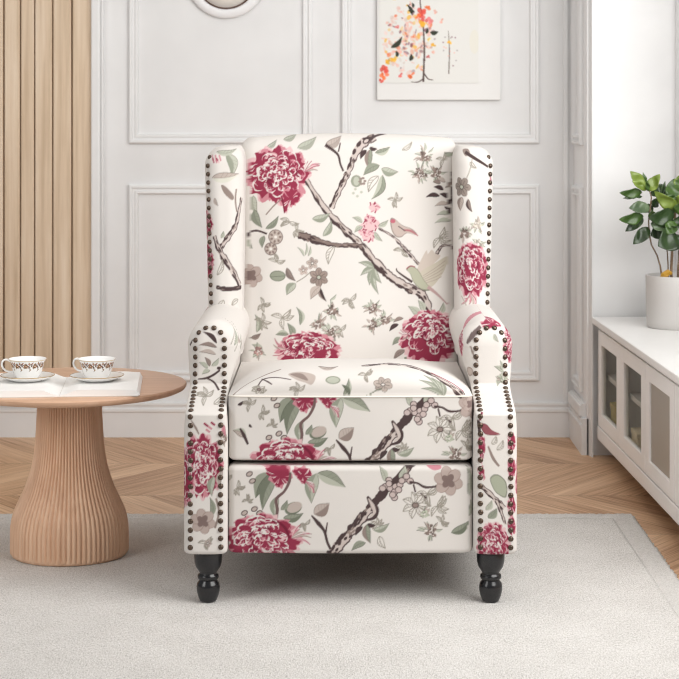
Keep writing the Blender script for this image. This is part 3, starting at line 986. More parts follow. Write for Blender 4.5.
# slatted oak cladding on the left of the back wall
t = empty('slatted_wall_panel', (-1.3, D_WALL, .105), 'tall panel of vertical pale oak slats covering the left end of the back wall', 'wall panel')
w = MB()
zt = 2.6 - .105
w.box(WX(93) + 1.3, -2.5 + 1.3, -.012, 0, 0, zt)
w.build('backing', M_SLAT, t)
w = MB()
edges = [(72.0, 93.2), (52.6, 70.4), (34.4, 51.2), (20.2, 33.2), (3.8, 19.0)]
s5 = F_PX / (D_WALL - .045)
for a, b in edges:
    w.box((a - 339.5) / s5 + 1.3, (b - 339.5) / s5 + 1.3, -.032, -.006, 0, zt, .003)
x = 2.0
R = random.Random(4)
while (x - 339.5) / s5 > -2.45:
    wd = R.choice((13, 15, 17, 19))
    w.box((x - wd - 339.5) / s5 + 1.3, (x - 339.5) / s5 + 1.3, -.032, -.006, 0, zt, .003)
    x -= wd + 2
w.build('slats', M_SLAT, t)

# ------------------------------------------------------------------ things on the wall
cl = empty('wall_clock', (WX(226.5), D_WALL, WZ(-21)), 'white wavy-edged wall clock with a thin dark ring, high on the left wall panel', 'clock')
n = 96
V = []; F = []
rows = [(1.0, .0), (1.0, .010), (.97, .016), (.80, .018), (.755, .016), (0.74, .012)]
for q, h in rows:
    for j in range(n):
        a = 2 * PI * j / n
        r = (39.6 + 7 * max(0, math.cos(2 * a)) ** 3) / SW * q if q > .76 else 30.5 / SW * (q / .755)
        V.append((r * math.cos(a), -h, r * math.sin(a)))
for i in range(len(rows) - 1):
    for j in range(n):
        F.append((i * n + j, i * n + (j + 1) % n, (i + 1) * n + (j + 1) % n, (i + 1) * n + j))
F.append(tuple(range(n))); F.append(tuple(range((len(rows) - 1) * n, len(rows) * n)))
M_CLOCK = paint_mat('clock_plate', (236, 236, 237), .35)
mesh_np('plate', V, F, M_CLOCK, cl)
M_DIAL = paint_mat('clock_dial', (236, 230, 222), .5)
M_RING, nt, b = new_mat('clock_ring', (92, 66, 54), .4)
def ring_xz(r0, r1, h0, h1, nn=72):
    V = []; F = []
    for r, h in ((r0, h0), (r0, h1), (r1, h1), (r1, h0)):
        for j in range(nn):
            V.append((r * math.cos(2 * PI * j / nn), -h, r * math.sin(2 * PI * j / nn)))
    for i in range(4):
        for j in range(nn):
            F.append((i * nn + j, i * nn + (j + 1) % nn, ((i + 1) % 4) * nn + (j + 1) % nn, ((i + 1) % 4) * nn + j))
    return V, F
V, F = ring_xz(29 / SW, 30.3 / SW, .008, .020)
tag(mesh_np('rim_ring', V, F, M_RING, cl), 'thin dark brown ring round the dial')
V, F = ring_xz(.001, 29.2 / SW, .008, .014)
mesh_np('dial', V, F, M_DIAL, cl)

# unframed watercolour print on a mount board
AX0, AX1, AZ0 = WX(377), WX(500), WZ(100)
art = empty('art_print', ((AX0 + AX1) / 2, D_WALL, AZ0), 'watercolour flower print on a white mount board, hung on the right wall panel', 'picture')
hw_ = (AX1 - AX0) / 2
hh = .60
M_MOUNT = paint_mat('mount_board', (229, 228, 226), .6, 1)
MB().box(-hw_, hw_, -.016, -.003, 0, hh, .0015).build('mount_board', M_MOUNT, art)
PAP = (227, 226, 222)
CA = Canvas(376, 480, -100, 86, PAP)
k = CA
R = np.random.RandomState(5)
ORG = (232, 112, 66); REDC = (222, 82, 70); YEL = (238, 178, 62); GRN = (58, 62, 52); SAL = (240, 176, 160); PLUM = (120, 70, 84)
for i in range(230):                                                     # loose pale flecks of the bush
    a = R.uniform(0, 6.28); q = R.uniform(.1, 1)
    x = 409 + 26 * q * math.cos(a); y = 40 + 36 * q * math.sin(a)
    c = [SAL, SAL, (238, 214, 206), (206, 190, 180), YEL, (226, 190, 180), PLUM, ORG][R.randint(8)]
    k.ell(x, y, R.uniform(.7, 3.2), R.uniform(.5, 2.0), c, R.uniform(.3, .75), R.uniform(0, 3))
k.stroke([(423, 82), (424, 50), (422.5, 20), (420, 0), (424, -30), (420, -60)], [1.8, 1.5, 1.2, 1, .8, .4], (84, 68, 64))
k.stroke([(424, 74), (428, 79), (433, 80)], [1.2, 1, .4], (84, 68, 64)); k.stroke([(424, 78), (418, 82), (411, 82)], [1.2, 1, .3], (84, 68, 64))
k.stroke([(448.5, 74), (449, 50), (448, 31)], [1, .9, .4], (110, 96, 90))
for x, y, r, c in [(421, 13, 4.5, REDC), (424, 20, 4, (228, 100, 96)), (427, 9, 3, ORG), (420, 25, 4.2, YEL), (429, 21, 3.4, (232, 130, 130)), (418, 17, 3, ORG), (384, 70, 4, REDC), (383, 76, 3.4, ORG),
                   (387, 73, 3, (236, 130, 100)), (381, 81, 2.4, REDC), (411, 75, 3.6, ORG), (400, 75, 2.4, (226, 110, 104)), (393, 59, 3, YEL), (388, 62, 2.6, YEL), (396, 57, 2, (240, 196, 110)), (433, 46, 2.4, YEL),
                   (429, 40, 2, (236, 206, 120)), (449, 43, 2.2, YEL), (441, 21, 2.4, SAL), (397, 27, 2, (220, 120, 116)), (428, 57, 1.8, (200, 90, 90)), (435, 12, 2, SAL)]:
    for j in range(5):
        a = R.uniform(0, 6.28)
        k.ell(x + .6 * r * math.cos(a), y + .6 * r * math.sin(a), r * R.uniform(.4, .7), r * R.uniform(.3, .6), np.clip(np.asarray(c) * R.uniform(.9, 1.1), 0, 255), .8, a)
for b_, t_, w_ in [((391, 48), (402, 37), 5), ((412, 15), (407, 5), 3.4), ((414, 12), (408, 11), 3), ((430, 33), (438, 32), 4.4), ((397, 57), (396, 51), 3.4), ((410, 61), (411, 54), 4), ((426, 34), (427, 28), 2.6), ((413, 8), (412, 3), 2.4)]:
    k.leaf(b_, t_, w_, GRN, vein=False)
for i in range(14):
    k.ell(448 + R.uniform(-6, 9), R.uniform(36, 70), .8, .7, [(150, 140, 140), SAL, PLUM][i % 3], .7)
for i in range(60):
    k.ell(R.uniform(385, 470), R.uniform(-90, 0), R.uniform(.6, 2.5), R.uniform(.5, 2), [SAL, YEL, ORG, (206, 190, 180)][R.randint(4)], .6)
k.ell(474, 42, 5, 12, (228, 224, 208), .5)
k.done()
nx, nz = 150, 280
xs = np.linspace(379, 478, nx); ys = np.linspace(-88, 83, nz)
gx, gy = np.meshgrid(xs, ys)
V = np.stack([(gx - 339.5) / SW - (AX0 + AX1) / 2, np.full_like(gx, -.0182), EYE - (gy - 107) / SW - AZ0], -1).reshape(-1, 3)
idx = np.arange(nx * nz).reshape(nz, nx)
F = np.stack([idx[:-1, :-1], idx[:-1, 1:], idx[1:, 1:], idx[1:, :-1]], -1).reshape(-1, 4)
# the sheet has thickness: back rim
nb = len(V)
rim = np.concatenate([idx[0, :], idx[1:, -1], idx[-1, -2::-1], idx[-2:0:-1, 0]])
Vb = V[rim].copy(); Vb[:, 1] += .0018
Fr = [(int(rim[i]), int(rim[(i + 1) % len(rim)]), nb + (i + 1) % len(rim), nb + i) for i in range(len(rim))]
o = mesh_np('print_sheet', np.vstack([V, Vb]), F.tolist() + Fr, M_ARTPRINT, art, smooth=False)
set_print(o, np.vstack([CA.sample(gx.ravel(), gy.ravel()), np.tile(np.float32(PAP), (len(rim), 1))]))

# ------------------------------------------------------------------ rug
rg = empty('area_rug', (-.4, 4.0, 0), 'large off-white wool rug under the armchair and the round table', 'rug')
RX0, RX1, RY0, RY1, RT = -1.75 + .4,   .737 + .4, 2.7 - 4.0, 4.79 - 4.0, .006
R = np.random.RandomState(2)
BW = .055


def rug_grid(name, x0, x1, y0, y1, nx, ny, mat, parent, top, jit):
    xs = np.linspace(x0, x1, nx); ys = np.linspace(y0, y1, ny)
    gx, gy = np.meshgrid(xs, ys)
    gz = top + R.uniform(-.0009, .0009, gx.shape)
    for m, ax in ((np.s_[0, :], 1), (np.s_[-1, :], 1), (np.s_[:, 0], 0), (np.s_[:, -1], 0)):
        (gy if ax else gx)[m] += R.uniform(-jit, jit, (gy if ax else gx)[m].shape)
    V = np.stack([gx, gy, gz], -1).reshape(-1, 3)
    idx = np.arange(nx * ny).reshape(ny, nx)
    F = np.stack([idx[:-1, :-1], idx[:-1, 1:], idx[1:, 1:], idx[1:, :-1]], -1).reshape(-1, 4).tolist()
    rim = np.concatenate([idx[0, :], idx[1:, -1], idx[-1, -2::-1], idx[-2:0:-1, 0]])
    Vb = V[rim].copy(); Vb[:, 2] = .0002
    nb = len(V); L = len(rim)
    F += [(int(rim[i]), int(rim[(i + 1) % L]), nb + (i + 1) % L, nb + i) for i in range(L)]
    return mesh_np(name, np.vstack([V, Vb]), F, mat, parent)


rug_grid('pile', RX0 + BW, RX1 - BW, RY0 + BW, RY1 - BW, 300, 260, M_RUG, rg, RT, 0)
OV = BW + .008
for (a, b, c, d, n_, m_) in ((RX0, RX1, RY1 - OV, RY1, 420, 10), (RX0, RX1, RY0, RY0 + OV, 200, 8), (RX1 - OV, RX1, RY0 + OV, RY1 - OV, 10, 420), (RX0, RX0 + OV, RY0 + OV, RY1 - OV, 8, 120)):
    rug_grid('border', a, b, c, d, n_, m_, M_RUGB, rg, RT - .0014, .003)

# ------------------------------------------------------------------ upholstery
XC, YC = .0226, 4.30
CH = empty('wingback_recliner', (XC, YC, RT + .001), 'cream wingback armchair printed with crimson peonies and branches, standing on the rug', 'armchair')
ZL = -RT - .001                                                 # mesh coordinates are measured from the floor


def loft(name, rows, nf, ns, mat, canvas, uv, nr=5, nbk=24, along='z'):
    """horizontal slices -> rounded, bulging body. row = (z, xl, xr, yf, yb, r, bulge). uv(x_front_mid, arc, z, row index) -> print coords"""
    L = []; U = []
    for (z, xl, xr, yf, yb, r, bl) in rows:
        w = xr - xl; dp = yb - yf
        r = max(min(r, .49 * w, .49 * dp), 1e-4)
        a = np.linspace(0, PI / 2, nr + 2)[1:-1]
        left = np.stack([np.full(ns, xl), np.linspace(yb - r, yf + r, ns)], 1)
        fl = np.stack([xl + r - r * np.cos(a), yf + r - r * np.sin(a)], 1)
        tt = np.linspace(-1, 1, nf)
        fr = np.stack([np.linspace(xl + r, xr - r, nf), np.full(nf, yf)], 1)
        frr = np.stack([xr - r + r * np.sin(a), yf + r - r * np.cos(a)], 1)
        right = np.stack([np.full(ns, xr), np.linspace(yf + r, yb - r, ns)], 1)
        br = np.stack([xr - r + r * np.cos(a), yb - r + r * np.sin(a)], 1)
        bk = np.stack([np.linspace(xr - r, xl + r, nbk), np.full(nbk, yb)], 1)
        blf = np.stack([xl + r - r * np.sin(a), yb - r + r * np.cos(a)], 1)
        P = np.vstack([left, fl, fr, frr, right, br, bk, blf])
        if bl:
            m = P[:, 1] < yf + r + 1e-6
            tx = np.clip((P[:, 0] - (xl + xr) / 2) / (w / 2 + 1e-9), -1, 1)
            P[m, 1] -= bl * (1 - tx[m] ** 2)
        d = np.r_[0, np.cumsum(np.linalg.norm(np.diff(P, axis=0), axis=1))]
        mid = ns + nr + nf // 2
        L.append(np.c_[P, np.full(len(P), z)])
        U.append(np.c_[np.full(len(P), P[mid, 0]), d - d[mid]])
    L = np.array(L); U = np.array(U)
    nrw, nc, _ = L.shape
    V = L.reshape(-1, 3)
    idx = np.arange(nrw * nc).reshape(nrw, nc)
    nx_ = np.roll(idx, -1, 1)
    F = np.stack([idx[:-1], nx_[:-1], nx_[1:], idx[1:]], -1).reshape(-1, 4).tolist()
    F += [idx[0].tolist(), idx[-1].tolist()]
    return V, U.reshape(-1, 2), F


def finish(name, V, F, canvas, u, v, mat=None):
    W = V + np.array([0, 0, ZL])
    o = mesh_np(name, W, F, mat or M_FABRIC, CH)
    set_print(o, canvas.sample(u, v))
    return o


def sm(a, b, x):
    t = np.clip((x - a) / (b - a), 0, 1)
    return t * t * (3 - 2 * t)


# local x is measured from the chair centre, local y from depth 4.30
# backrest --------------------------------------------------------------
def back_y(z): return np.interp(z, [.38, .97], [4.44, 4.585]) - YC
rows = []
HB = .2645; ZT = .966; r_ = .045
def back_b(z): return .012 + .020 * math.sin(PI * min(1, (z - .36) / .66))
zs = list(np.arange(.36, ZT - r_, .0018))
for z in zs:
    h = HB - .004 * (1 - (z - .36) / .6)
    rows.append((z, -h, h, back_y(z), back_y(z) + .12, .032, back_b(z)))
for a in np.linspace(0, PI / 2, 28):
    z = ZT - r_ + r_ * math.sin(a)
    e = r_ * (1 - math.cos(a))
    ex = .022 * (1 - math.cos(a))
    rows.append((z, -HB + ex, HB - ex, back_y(z) + e * .9, back_y(z) + .12 - e, .032, back_b(ZT - r_) * (.25 + .75 * math.cos(a))))
V, U, F = loft('backrest', rows, 290, 24, None, None, None)
tz = np.clip((V[:, 2] - .80) / .16, 0, 1)
z0 = V[:, 2].copy()
V[:, 2] -= tz * .013 * (np.abs(V[:, 0]) / HB) ** 2.2
sz = F_PX / (back_y(z0) + YC - .02)
u = 339.5 + (XC + U[:, 1]) * sz
v = 107 + (EYE - V[:, 2]) * sz
finish('backrest', V, F, CB, u, v)

# wings -----------------------------------------------------------------
def wing(side, canvas):
    rows = []
    zt, rr = .938, .042
    def yf(z): return np.interp(z, [.48, .94], [4.355, 4.45]) - YC
    def edges(z):
        out = -.3400 + .014 * (1 - np.clip((z - .55) / .36, 0, 1))
        return out, -.2475
    for z in np.arange(.46, zt - rr, .0019):
        a, b = edges(z)
        rows.append((z, a, b, yf(z), 4.70 - YC, .036, .004))
    for an in np.linspace(0, PI / 2, 30):
        z = zt - rr + rr * math.sin(an)
        a, b = edges(z)
        e = (1 - math.cos(an))
        rows.append((z, a + .032 * e, b - .018 * e, yf(z) + .040 * e, 4.70 - YC - .03 * e, .036 * (1 - .3 * e), .004))
    V, U, F = loft('wing', rows, 16, 34, None, None, None, nr=30)
    tz = np.clip((V[:, 2] - .86) / .08, 0, 1)
    V[:, 2] -= tz * .010 * np.clip((-.28 - V[:, 0]) / .06, 0, 1) ** 2
    mid, arc = U[:, 0].copy(), U[:, 1]
    if side > 0:
        V[:, 0] *= -1; mid = -mid; arc = -arc
    s_ = F_PX / 4.385
    u = 339.5 + (XC + mid + arc) * s_
    v = 107 + (EYE - V[:, 2]) * (F_PX / (np.interp(V[:, 2], [.48, .94], [4.355, 4.45])))
    return finish('wing', V, F, canvas, u, v), yf


wl, wyf = wing(-1, CWL)
wr, _ = wing(1, CWR)

# arms ------------------------------------------------------------------
AO, AI = -.3425, -.2535          # outer and inner faces
def arm_y(z): return 3.90 + .128 * sm(.396, .446, z) - YC
SC_X, SC_Z, SC_R = -.2905, .5210, .0560      # the rolled scroll
ZB = .110


def scroll_half(z):
    """(left edge, right edge, plan radius) of the arm front at height z"""
    if z > SC_Z:
        w_ = math.sqrt(max(0, SC_R ** 2 - (z - SC_Z) ** 2)) + .0004
        return SC_X - w_, SC_X + w_, min(.035, .98 * w_)
    g = float(sm(.435, SC_Z + .004, z))
    pinch = .0035 * math.exp(-((z - .425) / .035) ** 2)
    return (AO + pinch) * (1 - g) + (SC_X - SC_R) * g, (AI - pinch) * (1 - g) + (SC_X + SC_R) * g, .013 + .022 * float(sm(.43, .50, z))


def front_y(x, z):
    xl, xr, r = scroll_half(z)
    y = float(arm_y(z))
    if z > SC_Z:
        y += .034 * (1 - math.sqrt(max(0, 1 - ((z - SC_Z) / SC_R) ** 2)))
    dx = min(x - xl, xr - x)
    if dx < r:
        y += r - math.sqrt(max(0, r * r - (r - dx) ** 2))
    tx = (x - (xl + xr) / 2) / ((xr - xl) / 2)
    return y - .003 * max(0, 1 - tx * tx)


def front_n(x, z, e=.002):
    gx = (front_y(x + e, z) - front_y(x - e, z)) / (2 * e)
    gz = (front_y(x, z + e) - front_y(x, z - e)) / (2 * e)
    return Vector((gx, -1, gz)).normalized()


def arm(side, canvas):
    zs = list(np.arange(ZB, ZB + .012, .0015)) + list(np.arange(ZB + .0135, .392, .0019)) + list(np.arange(.392, .450, .00055)) + list(np.arange(.4515, SC_Z, .0017))
    rows = []
    for z in zs:
        e = .010 * (1 - math.sqrt(max(0, 1 - (1 - min(1, (z - ZB) / .010)) ** 2)))
        g = float(sm(.435, SC_Z + .004, z))
        pinch = .0035 * math.exp(-((z - .425) / .035) ** 2)
        xl = (AO + e + pinch) * (1 - g) + (SC_X - SC_R) * g
        xr = (AI - e - pinch) * (1 - g) + (SC_X + SC_R) * g
        rows.append((z, xl, xr, arm_y(z) + e, 4.68 - YC - e, .013 + .022 * float(sm(.43, .50, z)), .003))
    for an in np.linspace(0, PI / 2, 60):
        z = SC_Z + SC_R * math.sin(an)
        w_ = SC_R * math.cos(an) + .0004
        rows.append((z, SC_X - w_, SC_X + w_, arm_y(z) + .034 * (1 - math.cos(an)), 4.68 - YC, .035, .003 * math.cos(an)))
    V, U, F = loft('arm', rows, 40, 60, None, None, None, nr=20, nbk=8)
    # outward rake: the scroll sits a touch lower at its outer shoulder
    mid, arc = U[:, 0].copy(), U[:, 1]
    if side > 0:
        V[:, 0] *= -1; mid = -mid; arc = -arc
    d = np.clip(arm_y(V[:, 2]) + YC, 3.9, 4.1)
    s_ = F_PX / d
    u = 339.5 + (XC + mid + arc) * s_
    v = 107 + (EYE - V[:, 2]) * s_
    o = finish('arm', V, F, canvas, u, v)
    return o


armL = arm(-1, CAL)
armR = arm(1, CAR)

# seat cushion: slices across x, loop in (y, z) ----------------------------
HS = .2530
SZ0, SZW, SYF, SYB = .294, .432, 3.928 - YC, 4.50 - YC
def seat_loop(x):
    t_ = abs(x) / HS
    rise = .055 * (1 - min(1, t_) ** 4.2)
    e = .016 * (1 - math.sqrt(max(0, 1 - max(0, (t_ - .93) / .07) ** 2)))       # rounded side edges of the front
    yf = SYF + e - .006 * (1 - t_ ** 2)
    zb = SZ0 + e * .4
    P = []
    for z in np.linspace(zb + .008, SZW, 74):
        q = max(0, 1 - (z - zb) / .014)
        P.append((yf + .010 * (1 - math.sqrt(max(0, 1 - min(1, q) ** 2))), z))
    # dome: quarter of a superellipse back to depth +.13, then falls gently to the back
    lenf = .095
    for a in np.linspace(0, PI / 2, 60)[1:]:
        P.append((yf + .002 + lenf * (1 - max(0, math.cos(a)) ** .75), SZW + rise * math.sin(a) ** .62))
    y1 = yf + .002 + lenf
    for q in np.linspace(0, 1, 60)[1:]:
        P.append((y1 + (SYB - y1) * q, SZW + rise * (1 - 1.12 * q ** 1.6)))
    for z in np.linspace(SZW, zb + .008, 6):
        P.append((SYB, z))
    for y in np.linspace(SYB, yf + .03, 12)[1:]:
        P.append((y, zb))
    return np.array(P)


xs = np.r_[np.linspace(-HS, -HS * .9, 26), np.linspace(-HS * .9, HS * .9, 300)[1:-1], np.linspace(HS * .9, HS, 26)]
L = np.array([seat_loop(x) for x in xs])
nrw, nc, _ = L.shape
V = np.concatenate([np.repeat(xs, nc)[:, None], L.reshape(-1, 2)], 1)
arc = np.concatenate([np.zeros((nrw, 1)), np.cumsum(np.linalg.norm(np.diff(L, axis=1), axis=2), 1)], 1)
wi = 73
sarc = (arc - arc[:, wi:wi + 1]).reshape(-1)
idx = np.arange(nrw * nc).reshape(nrw, nc)
nx_ = np.roll(idx, -1, 1)
F = np.stack([idx[:-1], nx_[:-1], nx_[1:], idx[1:]], -1).reshape(-1, 4).tolist() + [idx[0].tolist(), idx[-1].tolist()]
s_ = F_PX / (SYF + YC)
u = 339.5 + (XC + V[:, 0]) * s_
v = 396 - sarc * s_
finish('seat_cushion', V, F, CS, u, v)
# piping along the front edge of the seat
w = MB()
pts = []
for x in np.linspace(-HS + .001, HS - .001, 60):
    lp = seat_loop(x)[wi]
    pts.append((x, lp[0] - .0006, lp[1] + ZL))
w.tube(pts, .0017, 8)
w.build('piping', M_PIPING, CH, smooth=True)

# footrest panel ---------------------------------------------------------
HF = .2530
rows = []
z0_, z1_ = .1075, .2895
zz = np.linspace(z0_, z1_, 104)
for z in zz:
    q = min(z - z0_, z1_ - z)
    e = .011 * (1 - math.sqrt(max(0, 1 - max(0, 1 - q / .011) ** 2)))
    rows.append((z, -HF + e, HF - e, 3.922 - YC + e, 3.985 - YC - e * .5, .014, .006))
V, U, F = loft('footrest', rows, 290, 6, None, None, None)
s_ = F_PX / 3.92
finish('footrest', V, F, CF, 339.5 + (XC + U[:, 1]) * s_, 107 + (EYE - V[:, 2]) * s_)

# hidden carcass, put in to block light under the seat, and outside back
MB().box(-.249, .249, 3.99 - YC, 4.62 - YC, .14 + ZL, .30 + ZL, .004).build('seat_frame', M_DARK, CH)
rows = []
for z in np.linspace(.13, .92, 24):
    rows.append((z, -.27, .27, 4.665 - YC, 4.725 - YC, .02, 0))
V, U, F = loft('back_panel', rows, 30, 4, None, None, None)
finish('outside_back', V, F, CAR, 560 + U[:, 1] * 100, 300 + (1 - V[:, 2]) * 200)

# legs ---------------------------------------------------------------------
def lz(py, d=3.935): return EYE - (py - 107) * d / F_PX
LEGP = [(.0285, lz(552)), (.0290, lz(556)), (.0284, lz(561)), (.0258, lz(566)), (.0205, lz(570)), (.0178, lz(572)), (.0178, lz(573)), (.0212, lz(574)), (.0222, lz(576)), (.0212, lz(578)), (.0185, lz(579)), (.0188, lz(580)), (.0226, lz(582.5)), (.0242, lz(586)), (.0238, lz(590)), (.0215, lz(595)), (.0172, lz(600)), (.0152, RT + .0045), (.013, RT + .0033)]
for x_, y_ in ((-.2945, 3.935), (.2905, 3.935)):
    w = MB().lathe([(r, z + ZL) for r, z in LEGP], (x_, y_ - YC, 0), 40)
    tag(w.build('leg', M_BLACK, CH, auto=60), 'turned black front leg')
for x_ in (-.28, .28):
    w = MB()
    w.lathe([(.024, .125 + ZL), (.0235, .09 + ZL), (.016, 0.002)], (x_, 4.62 - YC, 0), 24)
    w.build('leg', M_BLACK, CH, auto=40)

# nailheads -------------------------------------------------------------------
nail_me = None


def nail_mesh():
    me = bpy.data.meshes.new('nailhead')
    bm = bmesh.new()
    rings = []
    for r, h in ((.0058, 0), (.0056, .0012), (.0046, .0026), (.003, .0036), (.0013, .0041)):
        rings.append([bm.verts.new((r * math.cos(2 * PI * q / 12), r * math.sin(2 * PI * q / 12), h)) for q in range(12)])
    for a, b in zip(rings, rings[1:]):
        for q in range(12):
            bm.faces.new((a[q], a[(q + 1) % 12], b[(q + 1) % 12], b[q]))
    bm.faces.new(rings[0][::-1]); bm.faces.new(rings[-1])
    bm.to_mesh(me); bm.free()
    me.polygons.foreach_set('use_smooth', [True] * len(me.polygons))
    me.materials.append(M_NAIL)
    return me


NM = nail_mesh()
path = []
xo, xi = -.3285, -.2665
zc = .5310; rc_ = (xi - xo) / 2; xcn = (xo + xi) / 2
for z in np.arange(.126, zc, .001): path.append((xo, z))
for a in np.linspace(PI, 0, 60): path.append((xcn + rc_ * math.cos(a), zc + rc_ * math.sin(a)))
for z in np.arange(zc, .126, -.001): path.append((xi, z))
path = np.array(path)
p3 = np.array([(x_, front_y(x_, z_), z_) for x_, z_ in path])
cum = np.r_[0, np.cumsum(np.linalg.norm(np.diff(p3, axis=0), axis=1))]
NN = 62
nail_pts = [np.array([np.interp(s_, cum, p3[:, q]) for q in range(3)]) for s_ in np.linspace(0, cum[-1], NN)]
Rn = random.Random(3)
first = True
for side in (-1, 1):
    for p in nail_pts[:31][:25] + nail_pts[31:][-25:]:
        nrm = front_n(p[0], p[2])
        nrm.x *= -side
        o = bpy.data.objects.new('nailhead', NM)
        COL.objects.link(o)
        o.parent = CH
        o.matrix_local = Matrix.Translation((p[0] * -side + Rn.uniform(-.0006, .0006), p[1], p[2] + ZL)) @ nrm.to_track_quat('Z', 'Y').to_matrix().to_4x4()
        if first:
            o['label'] = 'dark bronze dome nail'; first = False
# the nails down the two wings: past the hundred, one part
bm = bmesh.new()
for side in (-1, 1):
    for p in nail_pts[25:37]:
        n_ = front_n(p[0], p[2]); n_.x *= -side
        M = Matrix.Translation((p[0] * -side, p[1] - .0004, p[2] + ZL)) @ n_.to_track_quat('Z', 'Y').to_matrix().to_4x4()
        b2 = bmesh.new(); b2.from_mesh(NM); b2.transform(M)
        tm = bpy.data.meshes.new('t'); b2.to_mesh(tm); b2.free()
        bm.from_mesh(tm); bpy.data.meshes.remove(tm)
for side in (-1, 1):
    for z in np.linspace(.912, .560, 19):
        x_ = -.3400 + .014 * (1 - np.clip((z - .55) / .36, 0, 1)) + .0085 + .006 * float(sm(.895, .92, z))
        y_ = float(wyf(z)) + .0115 + .009 * float(sm(.89, .92, z))
        n_ = Vector((-.62, -.78, .12)).normalized()
        M = Matrix.Translation((x_, y_ - .003, z + ZL)) @ n_.to_track_quat('Z', 'Y').to_matrix().to_4x4()
        if side > 0: M = Matrix.Diagonal((-1, 1, 1, 1)) @ M
        b2 = bmesh.new(); b2.from_mesh(NM); b2.transform(M)
        tm = bpy.data.meshes.new('t'); b2.to_mesh(tm); b2.free()
        bm.from_mesh(tm); bpy.data.meshes.remove(tm)
bmesh.ops.recalc_face_normals(bm, faces=bm.faces)
me = bpy.data.meshes.new('nail_trim'); bm.to_mesh(me); bm.free()
me.polygons.foreach_set('use_smooth', [True] * len(me.polygons)); me.materials.append(M_NAIL)
o = bpy.data.objects.new('nail_trim', me); COL.objects.link(o); o.parent = CH; o['kind'] = 'stuff'
o['label'] = 'dark bronze nails edging the wings and scroll tops'

# ------------------------------------------------------------------ round table
TX, TY, TZ = -.6195, 4.36, .397
TB = empty('pedestal_table', (TX, TY, RT + .001), 'round oak side table on a fluted flared pedestal, left of the armchair', 'table')
tz = TZ - RT - .001
MB().lathe([(.02, tz - .030), (.150, tz - .029), (.215, tz - .024), (.255, tz - .017), (.264, tz - .013), (.2675, tz - .008), (.2680, tz - .0045), (.2660, tz - .0012), (.262, tz), (.02, tz)], (0, 0, 0), 128).build('tabletop', M_TABLE, TB, auto=35)
prof = [(.0740, .372), (.0745, .330), (.0765, .290), (.0790, .256), (.0815, .235), (.0862, .209), (.0930, .185), (.1035, .155), (.1120, .138), (.1200, .121), (.1275, .104), (.1318, .087), (.1345, .070), (.1352, .050), (.1352, .012), (.1335, .0105), (.131, RT + .0002)]
pz = np.array([p[1] for p in prof])[::-1]; pr = np.array([p[0] for p in prof])[::-1]
zs = np.unique(np.r_[np.linspace(pz[0], .0125, 4), np.linspace(.0125, .372, 70)])
NT = 72; NA = NT * 10
V = []; F = []
ang = np.linspace(0, 2 * PI, NA, endpoint=False)
groove = np.abs(np.sin(ang * NT / 2)) ** .7
for z in zs:
    r = np.interp(z, pz, pr)
    amp = .0055 * np.clip((z - .0105) / .004, 0, 1)
    rr = r - amp * (1 - groove)
    V.append(np.stack([rr * np.cos(ang), rr * np.sin(ang), np.full(NA, z - RT)], 1))
V = np.concatenate(V)
idx = np.arange(len(zs) * NA).reshape(len(zs), NA); nx_ = np.roll(idx, -1, 1)
F = np.stack([idx[:-1], nx_[:-1], nx_[1:], idx[1:]], -1).reshape(-1, 4).tolist() + [idx[0].tolist(), idx[-1].tolist()]
mesh_np('pedestal', V, F, M_PED, TB)

# ------------------------------------------------------------------ open book
BK = empty('open_book', (-.623, 4.285, TZ), 'open book with blank white pages lying on the round table under the cups', 'book', rz=math.radians(4.7))
BD = .143


def page_h(s): return .0035 + .0120 * float(sm(0, .042, s)) + .0


for sgn in (-1, 1):
    PWD = .169
    ss = np.r_[np.linspace(0.0006, .045, 16), np.linspace(.05, PWD, 22)]
    V = []
    for y in np.linspace(-BD, BD, 6):
        for s_ in ss: V.append((sgn * s_, y, page_h(s_) - .0022 * float(sm(.13, .169, s_))))
        for s_ in ss: V.append((sgn * (s_ + (.006 if s_ > .165 else 0)), y, .0022))
    n = len(ss); F = []
    for j in range(5):
        a = j * 2 * n; b = a + 2 * n
        for i in range(n - 1):
            F.append((a + i, a + i + 1, b + i + 1, b + i)); F.append((a + n + i, b + n + i, b + n + i + 1, a + n + i + 1))
        F.append((a, b, b + n, a + n)); F.append((a + n - 1, a + 2 * n - 1, b + 2 * n - 1, b + n - 1))
    for a in (0, 5 * 2 * n):
        F.append(tuple([a + i for i in range(n)] + [a + n + i for i in range(n - 1, -1, -1)]))
    o = mesh_np('page_block', V, F, M_PAGE, BK, smooth=False)
    o.data.polygons.foreach_set('use_smooth', [True] * len(o.data.polygons)); o.data.set_sharp_from_angle(angle=math.radians(40))
MB().box(-.172, .172, -BD - .001, BD + .001, 0, .0022, .0006).build('cover', M_COVER, BK)

